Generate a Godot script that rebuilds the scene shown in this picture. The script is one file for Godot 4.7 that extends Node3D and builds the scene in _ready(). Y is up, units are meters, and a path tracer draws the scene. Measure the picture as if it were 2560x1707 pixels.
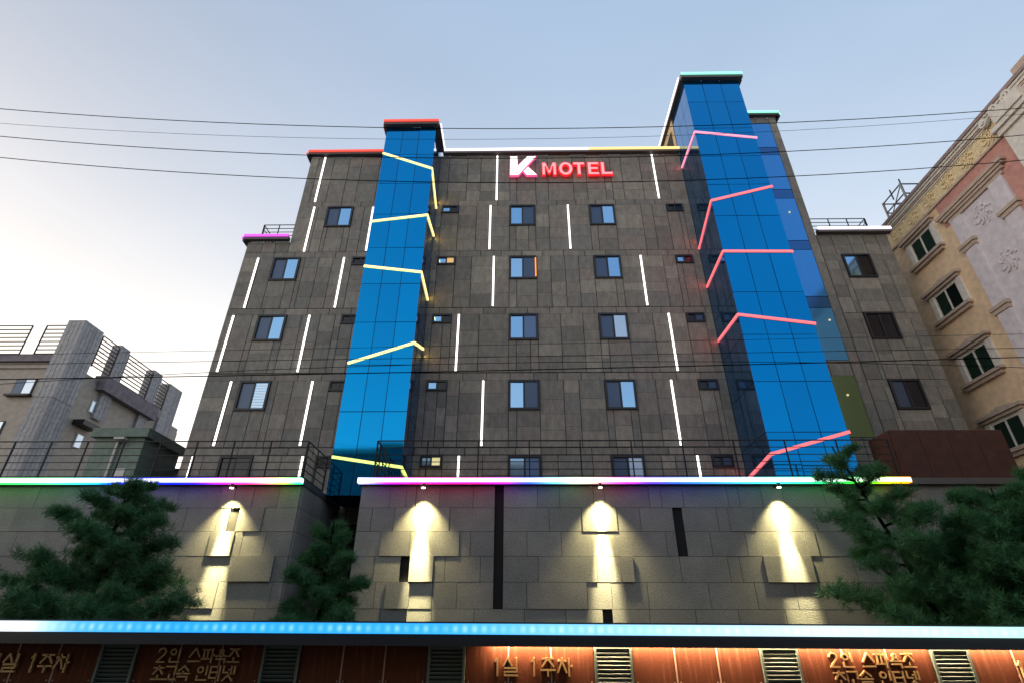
extends Node3D
# A stone-clad motel at dusk, seen from across the street through a wide lens tilted up.
# Heights in the tables are metres above the lens; the lens stands H metres above the street.
const H := 2.8
var rng := RandomNumberGenerator.new()
var M := {}          # materials
var W := {}          # node -> its place in the world
var used := {}
var boxes := {}

# ---------------------------------------------------------------- small helpers
func p3(x: float, y: float, z: float) -> Vector3:
	return Vector3(x, y + H, z)

func numbered(called: String) -> String:
	if not used.has(called):
		used[called] = 0
		return called
	used[called] += 1
	return "%s_%03d" % [called, used[called]]

func thing(called: String, label: String, category: String, at: Vector3, group := "") -> Node3D:
	var o := Node3D.new()
	o.name = numbered(called)
	add_child(o)
	o.position = at
	W[o] = at
	o.set_meta("label", label)
	o.set_meta("category", category)
	if group != "":
		o.set_meta("group", group)
	return o

func part(parent: Node3D, called: String, mesh: Mesh, mat: Material, at: Vector3, turn := Basis.IDENTITY) -> MeshInstance3D:
	var o := MeshInstance3D.new()
	o.name = called
	o.mesh = mesh
	if mat:
		o.material_override = mat
	o.transform = Transform3D(turn, at - W[parent])
	parent.add_child(o, true)
	W[o] = at
	return o

func structure(called: String, mesh: Mesh, mat: Material, at: Vector3) -> MeshInstance3D:
	var o := MeshInstance3D.new()
	o.name = called
	o.mesh = mesh
	o.material_override = mat
	o.position = at
	o.set_meta("kind", "structure")
	add_child(o)
	W[o] = at
	return o

func box(x: float, y: float, z: float) -> Mesh:
	var key := "%.3f %.3f %.3f" % [x, y, z]
	if not boxes.has(key):
		var b := BoxMesh.new()
		b.size = Vector3(x, y, z)
		boxes[key] = b
	return boxes[key]

func slab(parent: Node3D, called: String, a: Vector3, b: Vector3, mat: Material) -> MeshInstance3D:   # a box from corner to corner
	return part(parent, called, box(absf(b.x - a.x), absf(b.y - a.y), absf(b.z - a.z)), mat, (a + b) / 2.0)

func along(a: Vector3, b: Vector3) -> Basis:                      # x runs from a to b, y as upright as it can be
	var x := (b - a).normalized()
	var up := Vector3.UP if absf(x.y) < 0.98 else Vector3.BACK
	var z := x.cross(up).normalized()
	return Basis(x, z.cross(x).normalized(), z)

func bar(parent: Node3D, called: String, a: Vector3, b: Vector3, wy: float, wz: float, mat: Material) -> MeshInstance3D:
	return part(parent, called, box(a.distance_to(b), wy, wz), mat, (a + b) / 2.0, along(a, b))

func new_st() -> SurfaceTool:
	var st := SurfaceTool.new()
	st.begin(Mesh.PRIMITIVE_TRIANGLES)
	return st

func tri(st: SurfaceTool, a: Vector3, b: Vector3, c: Vector3, n: Vector3) -> void:
	if (b - a).cross(c - a).dot(n) > 0.0:      # front faces run clockwise
		var t := b
		b = c
		c = t
	for q in [a, b, c]:
		st.set_normal(n)
		st.add_vertex(q)

func quad(st: SurfaceTool, a: Vector3, b: Vector3, c: Vector3, d: Vector3, n: Vector3) -> void:
	tri(st, a, b, c, n)
	tri(st, a, c, d, n)

func add_box(st: SurfaceTool, c: Vector3, s: Vector3, b := Basis.IDENTITY) -> void:
	var h := s / 2.0
	for ax in 3:
		for sg in [-1.0, 1.0]:
			var n := Vector3.ZERO
			n[ax] = sg
			var u := Vector3.ZERO
			u[(ax + 1) % 3] = h[(ax + 1) % 3]
			var w := Vector3.ZERO
			w[(ax + 2) % 3] = h[(ax + 2) % 3]
			var o := n * h[ax]
			quad(st, c + b * (o - u - w), c + b * (o + u - w), c + b * (o + u + w), c + b * (o - u + w), b * n)

func add_prism(st: SurfaceTool, poly: PackedVector2Array, z0: float, z1: float) -> void:
	var ids := Geometry2D.triangulate_polygon(poly)
	for i in range(0, ids.size(), 3):
		var a := poly[ids[i]]
		var b := poly[ids[i + 1]]
		var c := poly[ids[i + 2]]
		tri(st, Vector3(a.x, a.y, z1), Vector3(b.x, b.y, z1), Vector3(c.x, c.y, z1), Vector3.BACK)
		tri(st, Vector3(a.x, a.y, z0), Vector3(b.x, b.y, z0), Vector3(c.x, c.y, z0), Vector3.FORWARD)
	var cw := Geometry2D.is_polygon_clockwise(poly)
	for i in poly.size():
		var a := poly[i]
		var b := poly[(i + 1) % poly.size()]
		var n := Vector3(b.y - a.y, a.x - b.x, 0).normalized() * (-1.0 if cw else 1.0)
		quad(st, Vector3(a.x, a.y, z0), Vector3(b.x, b.y, z0), Vector3(b.x, b.y, z1), Vector3(a.x, a.y, z1), n)

func add_ring(st: SurfaceTool, c: Vector2, rx: float, ry: float, t: float, z0: float, z1: float, n := 28) -> void:
	for i in n:
		var a := TAU * i / n
		var b := TAU * (i + 1) / n
		var oa := c + Vector2(cos(a) * rx, sin(a) * ry)
		var ob := c + Vector2(cos(b) * rx, sin(b) * ry)
		var ia := c + Vector2(cos(a) * (rx - t), sin(a) * (ry - t))
		var ib := c + Vector2(cos(b) * (rx - t), sin(b) * (ry - t))
		var o := func(q: Vector2, z: float) -> Vector3: return Vector3(q.x, q.y, z)
		quad(st, o.call(oa, z1), o.call(ob, z1), o.call(ib, z1), o.call(ia, z1), Vector3.BACK)
		var m := Vector3(cos((a + b) / 2), sin((a + b) / 2), 0)
		quad(st, o.call(oa, z0), o.call(ob, z0), o.call(ob, z1), o.call(oa, z1), m)
		quad(st, o.call(ia, z0), o.call(ib, z0), o.call(ib, z1), o.call(ia, z1), -m)

func tube(points: PackedVector3Array, radii: PackedFloat32Array, sides := 7) -> ArrayMesh:
	var st := new_st()
	st.set_smooth_group(0)
	var rings := []
	var side := Vector3.RIGHT
	for i in points.size():
		var d := (points[mini(i + 1, points.size() - 1)] - points[maxi(i - 1, 0)]).normalized()
		if absf(side.dot(d)) > 0.9:
			side = Vector3.BACK if absf(d.z) < 0.9 else Vector3.UP
		side = (side - d * side.dot(d)).normalized()
		var up := d.cross(side)
		var ring := []
		for k in sides:
			var a := TAU * k / sides
			ring.append([points[i] + (side * cos(a) + up * sin(a)) * radii[i], side * cos(a) + up * sin(a)])
		rings.append(ring)
	for i in points.size() - 1:
		for k in sides:
			var q := [rings[i][k], rings[i][(k + 1) % sides], rings[i + 1][(k + 1) % sides], rings[i + 1][k]]
			for t in [[0, 1, 2], [0, 2, 3]]:
				for j in t:
					st.set_normal(q[j][1])
					st.add_vertex(q[j][0])
	return st.commit()

# ---------------------------------------------------------------- materials
func srgb(r: float, g: float, b: float) -> Color:
	return Color(r / 255.0, g / 255.0, b / 255.0)

func plain(r: float, g: float, b: float, rough := 0.7, metal := 0.0) -> StandardMaterial3D:
	var m := StandardMaterial3D.new()
	m.albedo_color = srgb(r, g, b)
	m.roughness = rough
	m.metallic = metal
	return m

func lamp(r: float, g: float, b: float, energy: float) -> StandardMaterial3D:
	var m := StandardMaterial3D.new()
	m.albedo_color = srgb(r * 0.5 + 60, g * 0.5 + 60, b * 0.5 + 60)
	m.roughness = 0.4
	m.emission_enabled = true
	m.emission = srgb(r, g, b)
	m.emission_energy_multiplier = energy
	return m

func noise_texture(seed_: int, freq: float, stretch: Vector2, lo: float, hi: float, size := 512, octaves := 5) -> ImageTexture:
	var n := FastNoiseLite.new()
	n.seed = seed_
	n.noise_type = FastNoiseLite.TYPE_SIMPLEX_SMOOTH
	n.frequency = freq
	n.fractal_octaves = octaves
	var img := n.get_seamless_image(size, size, false, false, 0.15, true)
	img.convert(Image.FORMAT_RGB8)
	var out := Image.create(size, size, true, Image.FORMAT_RGB8)
	for y in size:
		for x in size:
			var s := img.get_pixel(int(x * stretch.x) % size, int(y * stretch.y) % size).r
			var q := lerpf(lo, hi, s)
			out.set_pixel(x, y, Color(q, q, q))
	out.generate_mipmaps()
	return ImageTexture.create_from_image(out)

func textured(c: Color, tex: Texture2D, scale: float, rough := 0.8, normal: Texture2D = null) -> StandardMaterial3D:
	var m := StandardMaterial3D.new()
	m.albedo_color = c
	m.albedo_texture = tex
	m.uv1_triplanar = true
	m.uv1_world_triplanar = true
	m.uv1_scale = Vector3.ONE * scale
	m.roughness = rough
	if normal:
		m.normal_enabled = true
		m.normal_texture = normal
		m.normal_scale = 0.5
	return m

func weathered(m: StandardMaterial3D, tex: Texture2D) -> StandardMaterial3D:      # rain runs and stains across many stones
	m.detail_enabled = true
	m.detail_blend_mode = BaseMaterial3D.BLEND_MODE_MUL
	m.detail_albedo = tex
	m.detail_uv_layer = BaseMaterial3D.DETAIL_UV_2
	m.uv2_triplanar = true
	m.uv2_world_triplanar = true
	m.uv2_scale = Vector3.ONE * 0.13
	return m

func glass(r: float, g: float, b: float, metal: float, rough: float) -> StandardMaterial3D:
	var m := plain(r, g, b, rough, metal)
	m.metallic_specular = 0.6
	return m

func make_materials() -> void:
	var grain := noise_texture(3, 0.03, Vector2(1, 4), 0.72, 1.0)
	var fine := noise_texture(5, 0.07, Vector2(1, 1), 0.8, 1.0)
	var soft := noise_texture(9, 0.012, Vector2(1, 1), 0.78, 1.0)
	var streak := noise_texture(31, 0.025, Vector2(2, 1), 0.82, 1.0)
	var stucco := noise_texture(15, 0.015, Vector2(1, 1), 0.88, 1.0)
	var bump_img := noise_texture(11, 0.12, Vector2(1, 1), 0.0, 1.0).get_image()
	bump_img.clear_mipmaps()
	bump_img.bump_map_to_normal_map(2.0)
	bump_img.generate_mipmaps()
	var bump := ImageTexture.create_from_image(bump_img)
	var tones := [[168, 161, 148], [160, 154, 142], [176, 168, 154], [167, 157, 146], [158, 154, 145], [186, 177, 162], [150, 144, 134], [172, 160, 148]]
	M.stone = []
	for t in tones:
		M.stone.append(weathered(textured(srgb(t[0], t[1], t[2]), grain, 0.55, 0.78, bump), streak))
	M.podium = []
	for t in [[163, 161, 151], [157, 155, 146], [169, 167, 155], [160, 157, 148], [153, 152, 145]]:
		M.podium.append(weathered(textured(srgb(t[0], t[1], t[2]), fine, 0.45, 0.8, bump), stucco))
	M.backing = plain(30, 28, 27, 0.95)
	M.slot = plain(34, 32, 30, 0.9)
	M.frame = plain(24, 25, 30, 0.45)
	M.tower = [glass(5, 132, 196, 0.95, 0.05), glass(5, 135, 199, 0.95, 0.05), glass(6, 129, 192, 0.95, 0.06), glass(8, 132, 194, 0.95, 0.05)]
	M.tower_side = [glass(82, 136, 188, 0.92, 0.05)]
	M.strip_glass = glass(62, 142, 212, 0.7, 0.1)
	M.spandrel = glass(52, 100, 155, 0.85, 0.16)
	M.green_glass = glass(84, 110, 84, 0.75, 0.15)
	M.mullion = plain(10, 52, 92, 0.4, 0.3)
	M.pane = glass(140, 186, 226, 0.9, 0.06)
	M.pane_screen = glass(72, 86, 108, 0.6, 0.35)
	M.pane_bright = glass(156, 198, 232, 0.9, 0.08)
	M.pane_mid = glass(92, 112, 142, 0.7, 0.3)
	M.pane_dark = glass(30, 32, 36, 0.5, 0.15)
	M.pane_pale = glass(190, 205, 222, 0.85, 0.25)
	M.pane_warm = lamp(240, 190, 110, 0.75)
	M.pane_cream = lamp(236, 222, 160, 0.8)
	M.orange_lamp = lamp(255, 150, 40, 1.6)
	M.white_led = lamp(255, 248, 244, 2.4)
	M.yellow_led = lamp(255, 228, 140, 1.9)
	M.lime_led = lamp(226, 245, 120, 1.5)
	M.red_led = lamp(255, 108, 112, 1.3)
	M.pink_led = lamp(255, 150, 176, 1.25)
	M.cap_red = lamp(255, 70, 48, 0.95)
	M.cap_mint = lamp(140, 246, 214, 1.4)
	M.cap_violet = lamp(226, 76, 226, 1.0)
	M.cap_white = lamp(255, 242, 255, 1.7)
	M.cap_gold = lamp(255, 214, 130, 1.5)
	M.cap_lime = lamp(190, 240, 70, 1.1)
	M.coping = plain(92, 88, 86, 0.5, 0.3)
	M.railing = plain(22, 21, 22, 0.55, 0.3)
	M.steel = plain(120, 122, 122, 0.45, 0.7)
	M.beige_wall = textured(srgb(196, 176, 142), soft, 0.3, 0.85)
	M.fascia = textured(srgb(40, 46, 50), fine, 0.5, 0.45)
	M.wire = plain(40, 42, 48, 0.6)
	M.corten = corten_material(1.0)
	M.corten_plain = textured(srgb(84, 48, 36), soft, 0.4, 0.8)
	M.gold = plain(186, 156, 106, 0.3, 0.35)
	M.bolt = plain(170, 160, 150, 0.35, 0.8)
	M.seam = plain(150, 124, 104, 0.6)
	M.louver = plain(82, 98, 88, 0.6, 0.1)
	M.ground = textured(srgb(78, 78, 80), fine, 0.3, 0.9)
	M.paving = textured(srgb(120, 116, 110), fine, 0.3, 0.9)
	M.bark = textured(srgb(70, 52, 42), grain, 1.5, 0.95)
	M.needles = plain(56, 106, 62, 0.75)
	M.needles.backlight_enabled = true
	M.needles.backlight = srgb(22, 50, 22)
	M.orn_beige = textured(srgb(250, 219, 182), stucco, 0.35, 0.9, bump)
	M.orn_frieze = textured(srgb(246, 224, 180), stucco, 0.6, 0.85, bump)
	M.orn_pink = textured(srgb(214, 158, 146), stucco, 0.35, 0.9, bump)
	M.orn_lilac = textured(srgb(230, 222, 228), stucco, 0.35, 0.9, bump)
	M.orn_white = textured(srgb(236, 230, 220), stucco, 0.4, 0.8)
	M.orn_taupe = textured(srgb(204, 184, 168), stucco, 0.4, 0.85)
	M.orn_roof = textured(srgb(172, 150, 146), soft, 0.4, 0.85)
	M.orn_glass = glass(58, 84, 72, 0.6, 0.12)
	M.orn_glass2 = glass(36, 46, 42, 0.5, 0.12)
	M.grey_wall = textured(srgb(184, 172, 158), stucco, 0.3, 0.9)
	M.grey_band = textured(srgb(140, 130, 134), soft, 0.3, 0.9)
	M.board = []
	for t in [[176, 172, 172], [166, 163, 164], [184, 180, 179]]:
		M.board.append(textured(srgb(t[0], t[1], t[2]), soft, 0.5, 0.7))
	M.shed = textured(srgb(126, 142, 128), soft, 0.5, 0.7)
	M.shed_roof = textured(srgb(110, 128, 116), soft, 0.5, 0.6)
	M.pipe = plain(190, 182, 172, 0.6)

func corten_material(_k: float) -> StandardMaterial3D:            # rusted steel: long runs of darker and paler rust
	var a := FastNoiseLite.new()
	a.seed = 21
	a.frequency = 0.02
	a.fractal_octaves = 4
	var img := Image.create(512, 512, true, Image.FORMAT_RGB8)
	for y in 512:
		for x in 512:
			var s := a.get_noise_2d(x * 2.2, y * 0.14) * 0.5 + 0.5
			var f := a.get_noise_2d(x * 9.0, y * 6.0 + 300) * 0.5 + 0.5
			var c := srgb(84, 49, 33)
			c = c.lerp(srgb(116, 74, 52), clampf((s - 0.55) * 2.4, 0, 0.75))
			c = c * (0.82 + 0.3 * f)
			img.set_pixel(x, y, c)
	img.generate_mipmaps()
	var m := StandardMaterial3D.new()
	m.albedo_texture = ImageTexture.create_from_image(img)
	m.uv1_triplanar = true
	m.uv1_world_triplanar = true
	m.uv1_scale = Vector3.ONE * 0.5
	m.roughness = 0.85
	m.metallic_specular = 0.2
	return m

# ---------------------------------------------------------------- sky, sun, camera
func make_sky() -> void:
	var w := 768
	var h := 384
	var img := Image.create(w, h, false, Image.FORMAT_RGBF)
	var a := deg_to_rad(-75.0)         # where the sun went down, left of the motel
	var base := Vector3(0.39, 0.54, 0.755)
	var e := deg_to_rad(20.0)
	var g := Vector3(sin(a) * cos(e), sin(e), -cos(a) * cos(e))
	var tint := Vector3(0.0, -0.1, -0.19)      # less blue towards the afterglow
	var low := Vector3(2.0, 1.66, 1.12)
	var glow := Vector3(5.6, 4.3, 3.0)
	var haze := FastNoiseLite.new()      # thin uneven haze
	haze.seed = 4
	haze.frequency = 1.3
	haze.fractal_octaves = 4
	for y in h:
		var el := PI * (0.5 - (y + 0.5) / h)
		for x in w:
			var az := TAU * (x + 0.5) / w      # the left edge of the picture looks along -Z
			var d := Vector3(sin(az) * cos(el), sin(el), -cos(az) * cos(el))
			var up := maxf(d.y, 0.0)
			var west := lerpf(0.12, 1.0, smoothstep(-1.0, 0.2, cos(az + 1.1)))
			var c := base + low * (pow(1.0 - up, 2.0) * west) + tint * pow((1.0 + d.dot(g)) / 2.0, 6.0) + glow * (pow(1.0 - up, 6.0) * pow((1.0 + cos(az - a)) / 2.0, 6.0))
			c *= 1.0 + 0.07 * haze.get_noise_3d(d.x, d.y * 2.6, d.z)
			if d.y < 0.0:
				c *= 0.25
			img.set_pixel(x, y, Color(c.x, c.y, c.z))
	var m := PanoramaSkyMaterial.new()
	m.panorama = ImageTexture.create_from_image(img)
	var sky := Sky.new()
	sky.sky_material = m
	var env := Environment.new()
	env.background_mode = Environment.BG_SKY
	env.sky = sky
	env.tonemap_mode = Environment.TONE_MAPPER_LINEAR
	env.tonemap_exposure = 1.0
	env.sdfgi_enabled = true
	env.ssao_enabled = true
	env.ssil_enabled = true
	var we := WorldEnvironment.new()
	we.name = "world_environment"
	we.environment = env
	add_child(we)

func make_camera() -> void:
	var cam := Camera3D.new()
	cam.name = "camera"
	cam.fov = rad_to_deg(2.0 * atan(784.0 / 1233.0))
	cam.far = 2000.0
	var b := Basis(Vector3.UP, deg_to_rad(0.87)) * Basis(Vector3.RIGHT, deg_to_rad(28.92)) * Basis(Vector3.BACK, deg_to_rad(0.155))
	cam.transform = Transform3D(b, Vector3(0, H, 0))
	add_child(cam)
	cam.current = true

func make_sun() -> void:
	var sun := DirectionalLight3D.new()
	sun.name = "sun"
	sun.light_color = Color(1.0, 0.86, 0.74)
	sun.light_energy = 0.15
	sun.light_angular_distance = 12.0
	sun.shadow_enabled = true
	var from := Vector3(-0.85, 0.22, -0.55)
	sun.transform = Transform3D(Basis.looking_at(-from, Vector3.UP), Vector3.ZERO)
	add_child(sun)

func spot(parent: Node3D, called: String, at: Vector3, to: Vector3, angle: float, blend: float, c: Color, energy: float, size: float) -> void:
	var l := SpotLight3D.new()
	l.name = called
	l.light_color = c
	l.light_energy = energy
	l.light_size = size
	l.spot_angle = angle
	l.spot_angle_attenuation = blend
	l.spot_range = 40.0
	l.spot_attenuation = 2.0
	l.shadow_enabled = true
	var d := (to - at).normalized()
	l.transform = Transform3D(Basis.looking_at(d, Vector3.UP if absf(d.y) < 0.95 else Vector3.BACK), at - W[parent])
	parent.add_child(l, true)

func area(parent: Node3D, called: String, at: Vector3, facing: Vector3, size: Vector2, c: Color, energy: float) -> void:
	var l := AreaLight3D.new()
	l.name = called
	l.light_color = c
	l.light_energy = energy
	l.area_size = size
	l.area_range = 40.0
	l.area_attenuation = 2.0
	l.area_normalize_energy = true
	l.shadow_enabled = true
	l.transform = Transform3D(Basis.looking_at(facing, Vector3.UP if absf(facing.normalized().y) < 0.9 else Vector3.BACK), at - W[parent])
	parent.add_child(l, true)

# ---------------------------------------------------------------- stone cladding
var clad := []       # every panel of the motel: [x0, x1, y0, y1, z of its face]

func field(x0: float, x1: float, y0: float, y1: float, joints: Array, holes: Array, z: float, row: float) -> void:
	var keep := [x0, x1]
	for hh in holes:
		for e in [hh[0], hh[1]]:
			if e > x0 and e < x1:
				keep.append(e)
	var xs := keep.duplicate()
	for j in joints:
		if j > x0 + 0.15 and j < x1 - 0.15:
			var ok := true
			for k in keep:
				if absf(k - j) < 0.16:
					ok = false
			if ok:
				xs.append(j)
	xs.sort()
	for i in xs.size() - 1:
		var a: float = xs[i]
		var b: float = xs[i + 1]
		if b - a < 0.05:
			continue
		var mid := (a + b) / 2.0
		var spans := [[y0, y1]]
		for hh in holes:
			if mid > hh[0] and mid < hh[1]:
				var cut := []
				for s in spans:
					if hh[3] < s[0] or hh[2] > s[1]:
						cut.append(s)
						continue
					if hh[2] - s[0] > 0.06:
						cut.append([s[0], hh[2]])
					if s[1] - hh[3] > 0.06:
						cut.append([hh[3], s[1]])
				spans = cut
		for s in spans:
			var hgt: float = s[1] - s[0]
			var n := maxi(1, roundi(hgt / row))
			var cuts := [s[0]]
			for k in range(1, n):
				cuts.append(s[0] + hgt * (k + rng.randf_range(-0.22, 0.22)) / n)
			cuts.append(s[1])
			for k in n:
				clad.append([a, b, cuts[k], cuts[k + 1], z])

func panel_geometry(q: Array, gap_x: float, gap_y: float) -> Array:   # size and centre of one panel, its joints open all round
	return [Vector3(q[1] - q[0] - gap_x, q[3] - q[2] - gap_y, 0.034), p3((q[0] + q[1]) / 2, (q[2] + q[3]) / 2, q[4] - 0.017 + rng.randf_range(-0.003, 0.003))]

func lay_cladding(wall: Node3D, mats: Array, gap_x: float, gap_y: float, most := 300) -> void:
	var order := clad.duplicate()
	var size_of := func(q: Array) -> float:
		var d := Vector3((q[0] + q[1]) / 2, (q[2] + q[3]) / 2, q[4]).length_squared()
		return (q[1] - q[0]) * (q[3] - q[2]) / d
	order.sort_custom(func(a, b): return size_of.call(a) > size_of.call(b))
	var rest := []
	for m in mats:
		rest.append(new_st())
	var counts := []
	counts.resize(mats.size())
	counts.fill(0)
	for i in order.size():
		var q: Array = order[i]
		var t := rng.randi() % mats.size()
		var g := panel_geometry(q, gap_x, gap_y)
		if i < most:
			part(wall, "stone_panel", box(g[0].x, g[0].y, g[0].z), mats[t], g[1])
		else:
			add_box(rest[t], g[1] - W[wall], g[0])
			counts[t] += 1
	if order.size() > most:
		var mesh := ArrayMesh.new()
		for t in mats.size():
			if counts[t] > 0:
				rest[t].set_material(mats[t])
				rest[t].commit(mesh)
		var o := part(wall, "stone_panels", mesh, null, W[wall])
		o.set_meta("kind", "stuff")
	clad = []

# ---------------------------------------------------------------- windows of the motel
func frame_mesh(w: float, h: float, t: float, depth: float, mullion: float) -> Mesh:
	var st := new_st()
	add_box(st, Vector3(0, h / 2 - t / 2, 0), Vector3(w, t, depth))
	add_box(st, Vector3(0, -h / 2 + t / 2, 0), Vector3(w, t, depth))
	for s in [-1, 1]:
		add_box(st, Vector3(s * (w / 2 - t / 2), 0, 0), Vector3(t, h - 2 * t, depth))
	if mullion >= -1.0:
		add_box(st, Vector3(mullion, 0, -0.012), Vector3(t * 0.8, h - 2 * t, depth * 0.6))
	return st.commit()

func big_window(wall: Node3D, x0: float, x1: float, top: float, left: Material, right: Material, z := -19.0) -> MeshInstance3D:
	var w := x1 - x0
	var h := 1.24
	var c := p3((x0 + x1) / 2, top - h / 2, z + 0.01)
	var o := part(wall, "window", frame_mesh(w, h, 0.085, 0.1, 0.0), M.frame, c)
	var pw := (w - 0.085 * 2 - 0.07) / 2
	part(o, "pane", box(pw, h - 0.17, 0.012), left, c + Vector3(-pw / 2 - 0.035, 0, -0.02), Basis(Vector3.UP, rng.randf_range(-0.012, 0.012)) * Basis(Vector3.RIGHT, rng.randf_range(-0.012, 0.012)))
	part(o, "pane", box(pw, h - 0.17, 0.012), right, c + Vector3(pw / 2 + 0.035, 0, 0.0), Basis(Vector3.UP, rng.randf_range(-0.012, 0.012)) * Basis(Vector3.RIGHT, rng.randf_range(-0.012, 0.012)))
	return o

func small_window(wall: Node3D, x0: float, x1: float, top: float, left: Material, right: Material) -> void:
	var w := x1 - x0
	var h := 0.44
	var c := p3((x0 + x1) / 2, top - h / 2, -18.99)
	var o := part(wall, "window", frame_mesh(w, h, 0.075, 0.09, 0.0), M.frame, c)
	var pw := (w - 0.075 * 2 - 0.06) / 2
	part(o, "pane", box(pw, h - 0.15, 0.012), left, c + Vector3(-pw / 2 - 0.03, 0, -0.02))
	part(o, "pane", box(pw, h - 0.15, 0.012), right, c + Vector3(pw / 2 + 0.03, 0, -0.01))

# ---------------------------------------------------------------- the motel
const TOPS := [17.79, 14.8, 11.8, 8.79, 5.79]        # heads of the window rows

func make_motel() -> void:
	var b := thing("motel_building", "dark stone clad motel with two blue glass towers and glowing light strips", "building", Vector3(0, 0, -19))
	# concrete body behind the cladding
	var zb := -19.034
	var facade := slab(b, "facade", p3(-10.38, -2.8, zb), p3(13.37, 21.1, -30), M.backing)
	slab(b, "wall", p3(-12.3, -2.8, zb), p3(-10.39, 15.7, -28), M.backing)
	slab(b, "wall", p3(13.38, -2.8, zb), p3(16.5, 15.9, -28), M.backing)
	var core := slab(b, "wall", p3(8.03, 21.11, zb), p3(13.37, 23.7, -23), M.backing)
	core.set_meta("label", "stair core rising above the main roof")

	# rows of joints read off the photograph (main part), the rest irregular
	var joints := [
		[-3.41, -2.5, -1.84, -1.04, -0.41, -0.08, 0.83, 1.43, 2.64, 3.3, 4.17, 4.51, 5.04, 5.97, 6.64, 7.24, 7.95],
		[-2.83, -1.96, -1.31, -0.12, 0.46, 1.41, 2.31, 3.62, 5.71, 6.24, 7.44],
		[-3.54, -2.69, -2.08, -1.09, -0.09, 1.4, 2.03, 2.63, 4.17, 5.37, 6.34, 7.14],
		[-3.15, -2.5, -1.65, -0.12, 0.46, 1.72, 2.64, 3.61, 5.52, 6.19, 6.91],
		[-3.16, -2.32, -1.4, -0.1, 1.71, 2.31, 3.54, 4.19, 5.26, 5.87, 6.77, 7.45],
		[-3.5, -2.2, -1.34, 1.38, 2.63, 5.1, 5.6, 6.39, 7.3]]
	var left_x := [-10.38, -10.38, -12.3, -12.3, -12.3, -12.3]
	for r in 6:
		var top: float = 21.1 if r == 0 else TOPS[r - 1]
		var bot: float = 18.1 if r == 0 else TOPS[r - 1] - 2.67
		if r == 5:
			bot = 3.4
		var holes := []
		if r > 0:
			var t := top
			holes.append([-0.42, 0.78, t - 1.24, t])
			holes.append([3.29, 4.48, t - 1.24, t])
			holes.append([-3.6, -2.8, t - 0.44, t])
			holes.append([6.9, 7.66, t - 0.44, t])
			if r == 1:
				holes.append([-9.0, -7.77, t - 1.24, t])
			else:
				holes.append([-10.9, -9.7, t - 1.24, t])
				holes.append([-7.4, -6.6, t - 0.44, t])
		var lj := []
		var x := -12.3
		while x < -4.0:
			x += [0.62, 0.93, 1.15, 0.78][rng.randi() % 4]
			lj.append(x)
		field(left_x[r], -3.88, bot, top, lj, holes, -19.0, 0.64)
		field(-3.88, 8.02, bot, top, joints[r], holes, -19.0, 0.64)
		if r == 1:     # the lower storey of the left end shows its head under the terrace
			field(-12.3, -10.38, 15.12, 15.7, [-11.6, -11.0], [], -19.0, 0.6)
		# the shallow course over each row of windows
		if r > 0:
			var bj := []
			x = -12.3 + r * 0.21
			while x < 8.0:
				x += 0.925
				bj.append(x)
			field(-10.38 if r == 1 else -12.3, 8.02, top, top + 0.31, bj, [], -19.0, 0.4)
	# right wing and the jamb beside the stair glazing
	for r in 5:
		var top: float = [15.9, 14.47, 11.47, 8.46, 5.46][r]
		var bot: float = [14.77, 11.78, 8.77, 5.77, 3.4][r]
		var hole := [[14.17, 15.38, top + 0.3 - 1.24, top + 0.3]] if r > 0 else []
		field(13.38, 16.5, bot, top, [13.95, 14.17, 15.38, 15.95] if r % 2 else [14.0, 14.75, 15.4, 16.0], hole, -19.0, 0.66)
		if r > 0:
			field(13.38, 16.5, top, top + 0.3, [14.17, 15.38], [[14.17, 15.38, top, top + 0.3]], -19.0, 0.6)
	field(12.98, 13.37, 3.4, 23.7, [], [], -19.0, 1.35)
	field(10.8, 12.97, 23.3, 23.7, [12.3], [], -19.0, 0.5)
	field(10.8, 12.97, 8.93, 9.58, [12.1], [], -19.0, 0.7)
	field(10.8, 12.97, 3.4, 6.43, [11.9, 12.5], [], -19.0, 0.6)
	lay_cladding(facade, M.stone, 0.026, 0.009)

	# windows
	var p: Material = M.pane
	var s: Material = M.pane_screen
	var p2: Material = M.pane_bright
	var rows_c := [[p, s], [p2, s], [p, M.pane_mid], [p2, s], [p2, M.pane_mid]]
	for r in 5:
		big_window(b, -0.42, 0.78, TOPS[r], rows_c[r][0], rows_c[r][1])
		big_window(b, 3.29, 4.48, TOPS[r], s, [p2, p, M.pane_pale, p2, M.pane_pale][r])
		small_window(b, -3.6, -2.8, TOPS[r], M.pane, [M.pane_dark, M.pane_warm, M.pane_dark, M.pane_dark, M.pane_cream][r])
		small_window(b, 6.9, 7.66, TOPS[r], [M.pane_dark, M.pane, M.pane_dark, M.pane_dark, M.pane_dark][r], [M.pane_dark, M.pane_dark, M.pane_screen, M.pane_screen, M.pane_screen][r])
		if r == 0:
			big_window(b, -9.0, -7.77, TOPS[r], s, p)
		else:
			var lw := big_window(b, -10.9, -9.7, TOPS[r], M.pane_dark if r == 4 else s, M.pane_dark if r == 4 else p)
			if r == 3:      # a blind hangs in waves behind this sash
				var st := new_st()
				for k in 9:
					add_box(st, Vector3(0, -k * 0.115, 0.0), Vector3(0.46, 0.075, 0.006), Basis(Vector3.BACK, 0.05 * sin(k * 1.3)))
				part(lw, "blind", st.commit(), M.pane_pale, p3(-10.01, TOPS[r] - 0.16, -18.98))
			small_window(b, -7.4, -6.6, TOPS[r], M.pane_dark, M.pane_dark)
	for r in 3:
		big_window(b, 14.17, 15.38, TOPS[r + 1] - 0.02, [p, M.pane_dark, M.pane_screen][r], M.pane_dark)
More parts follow.
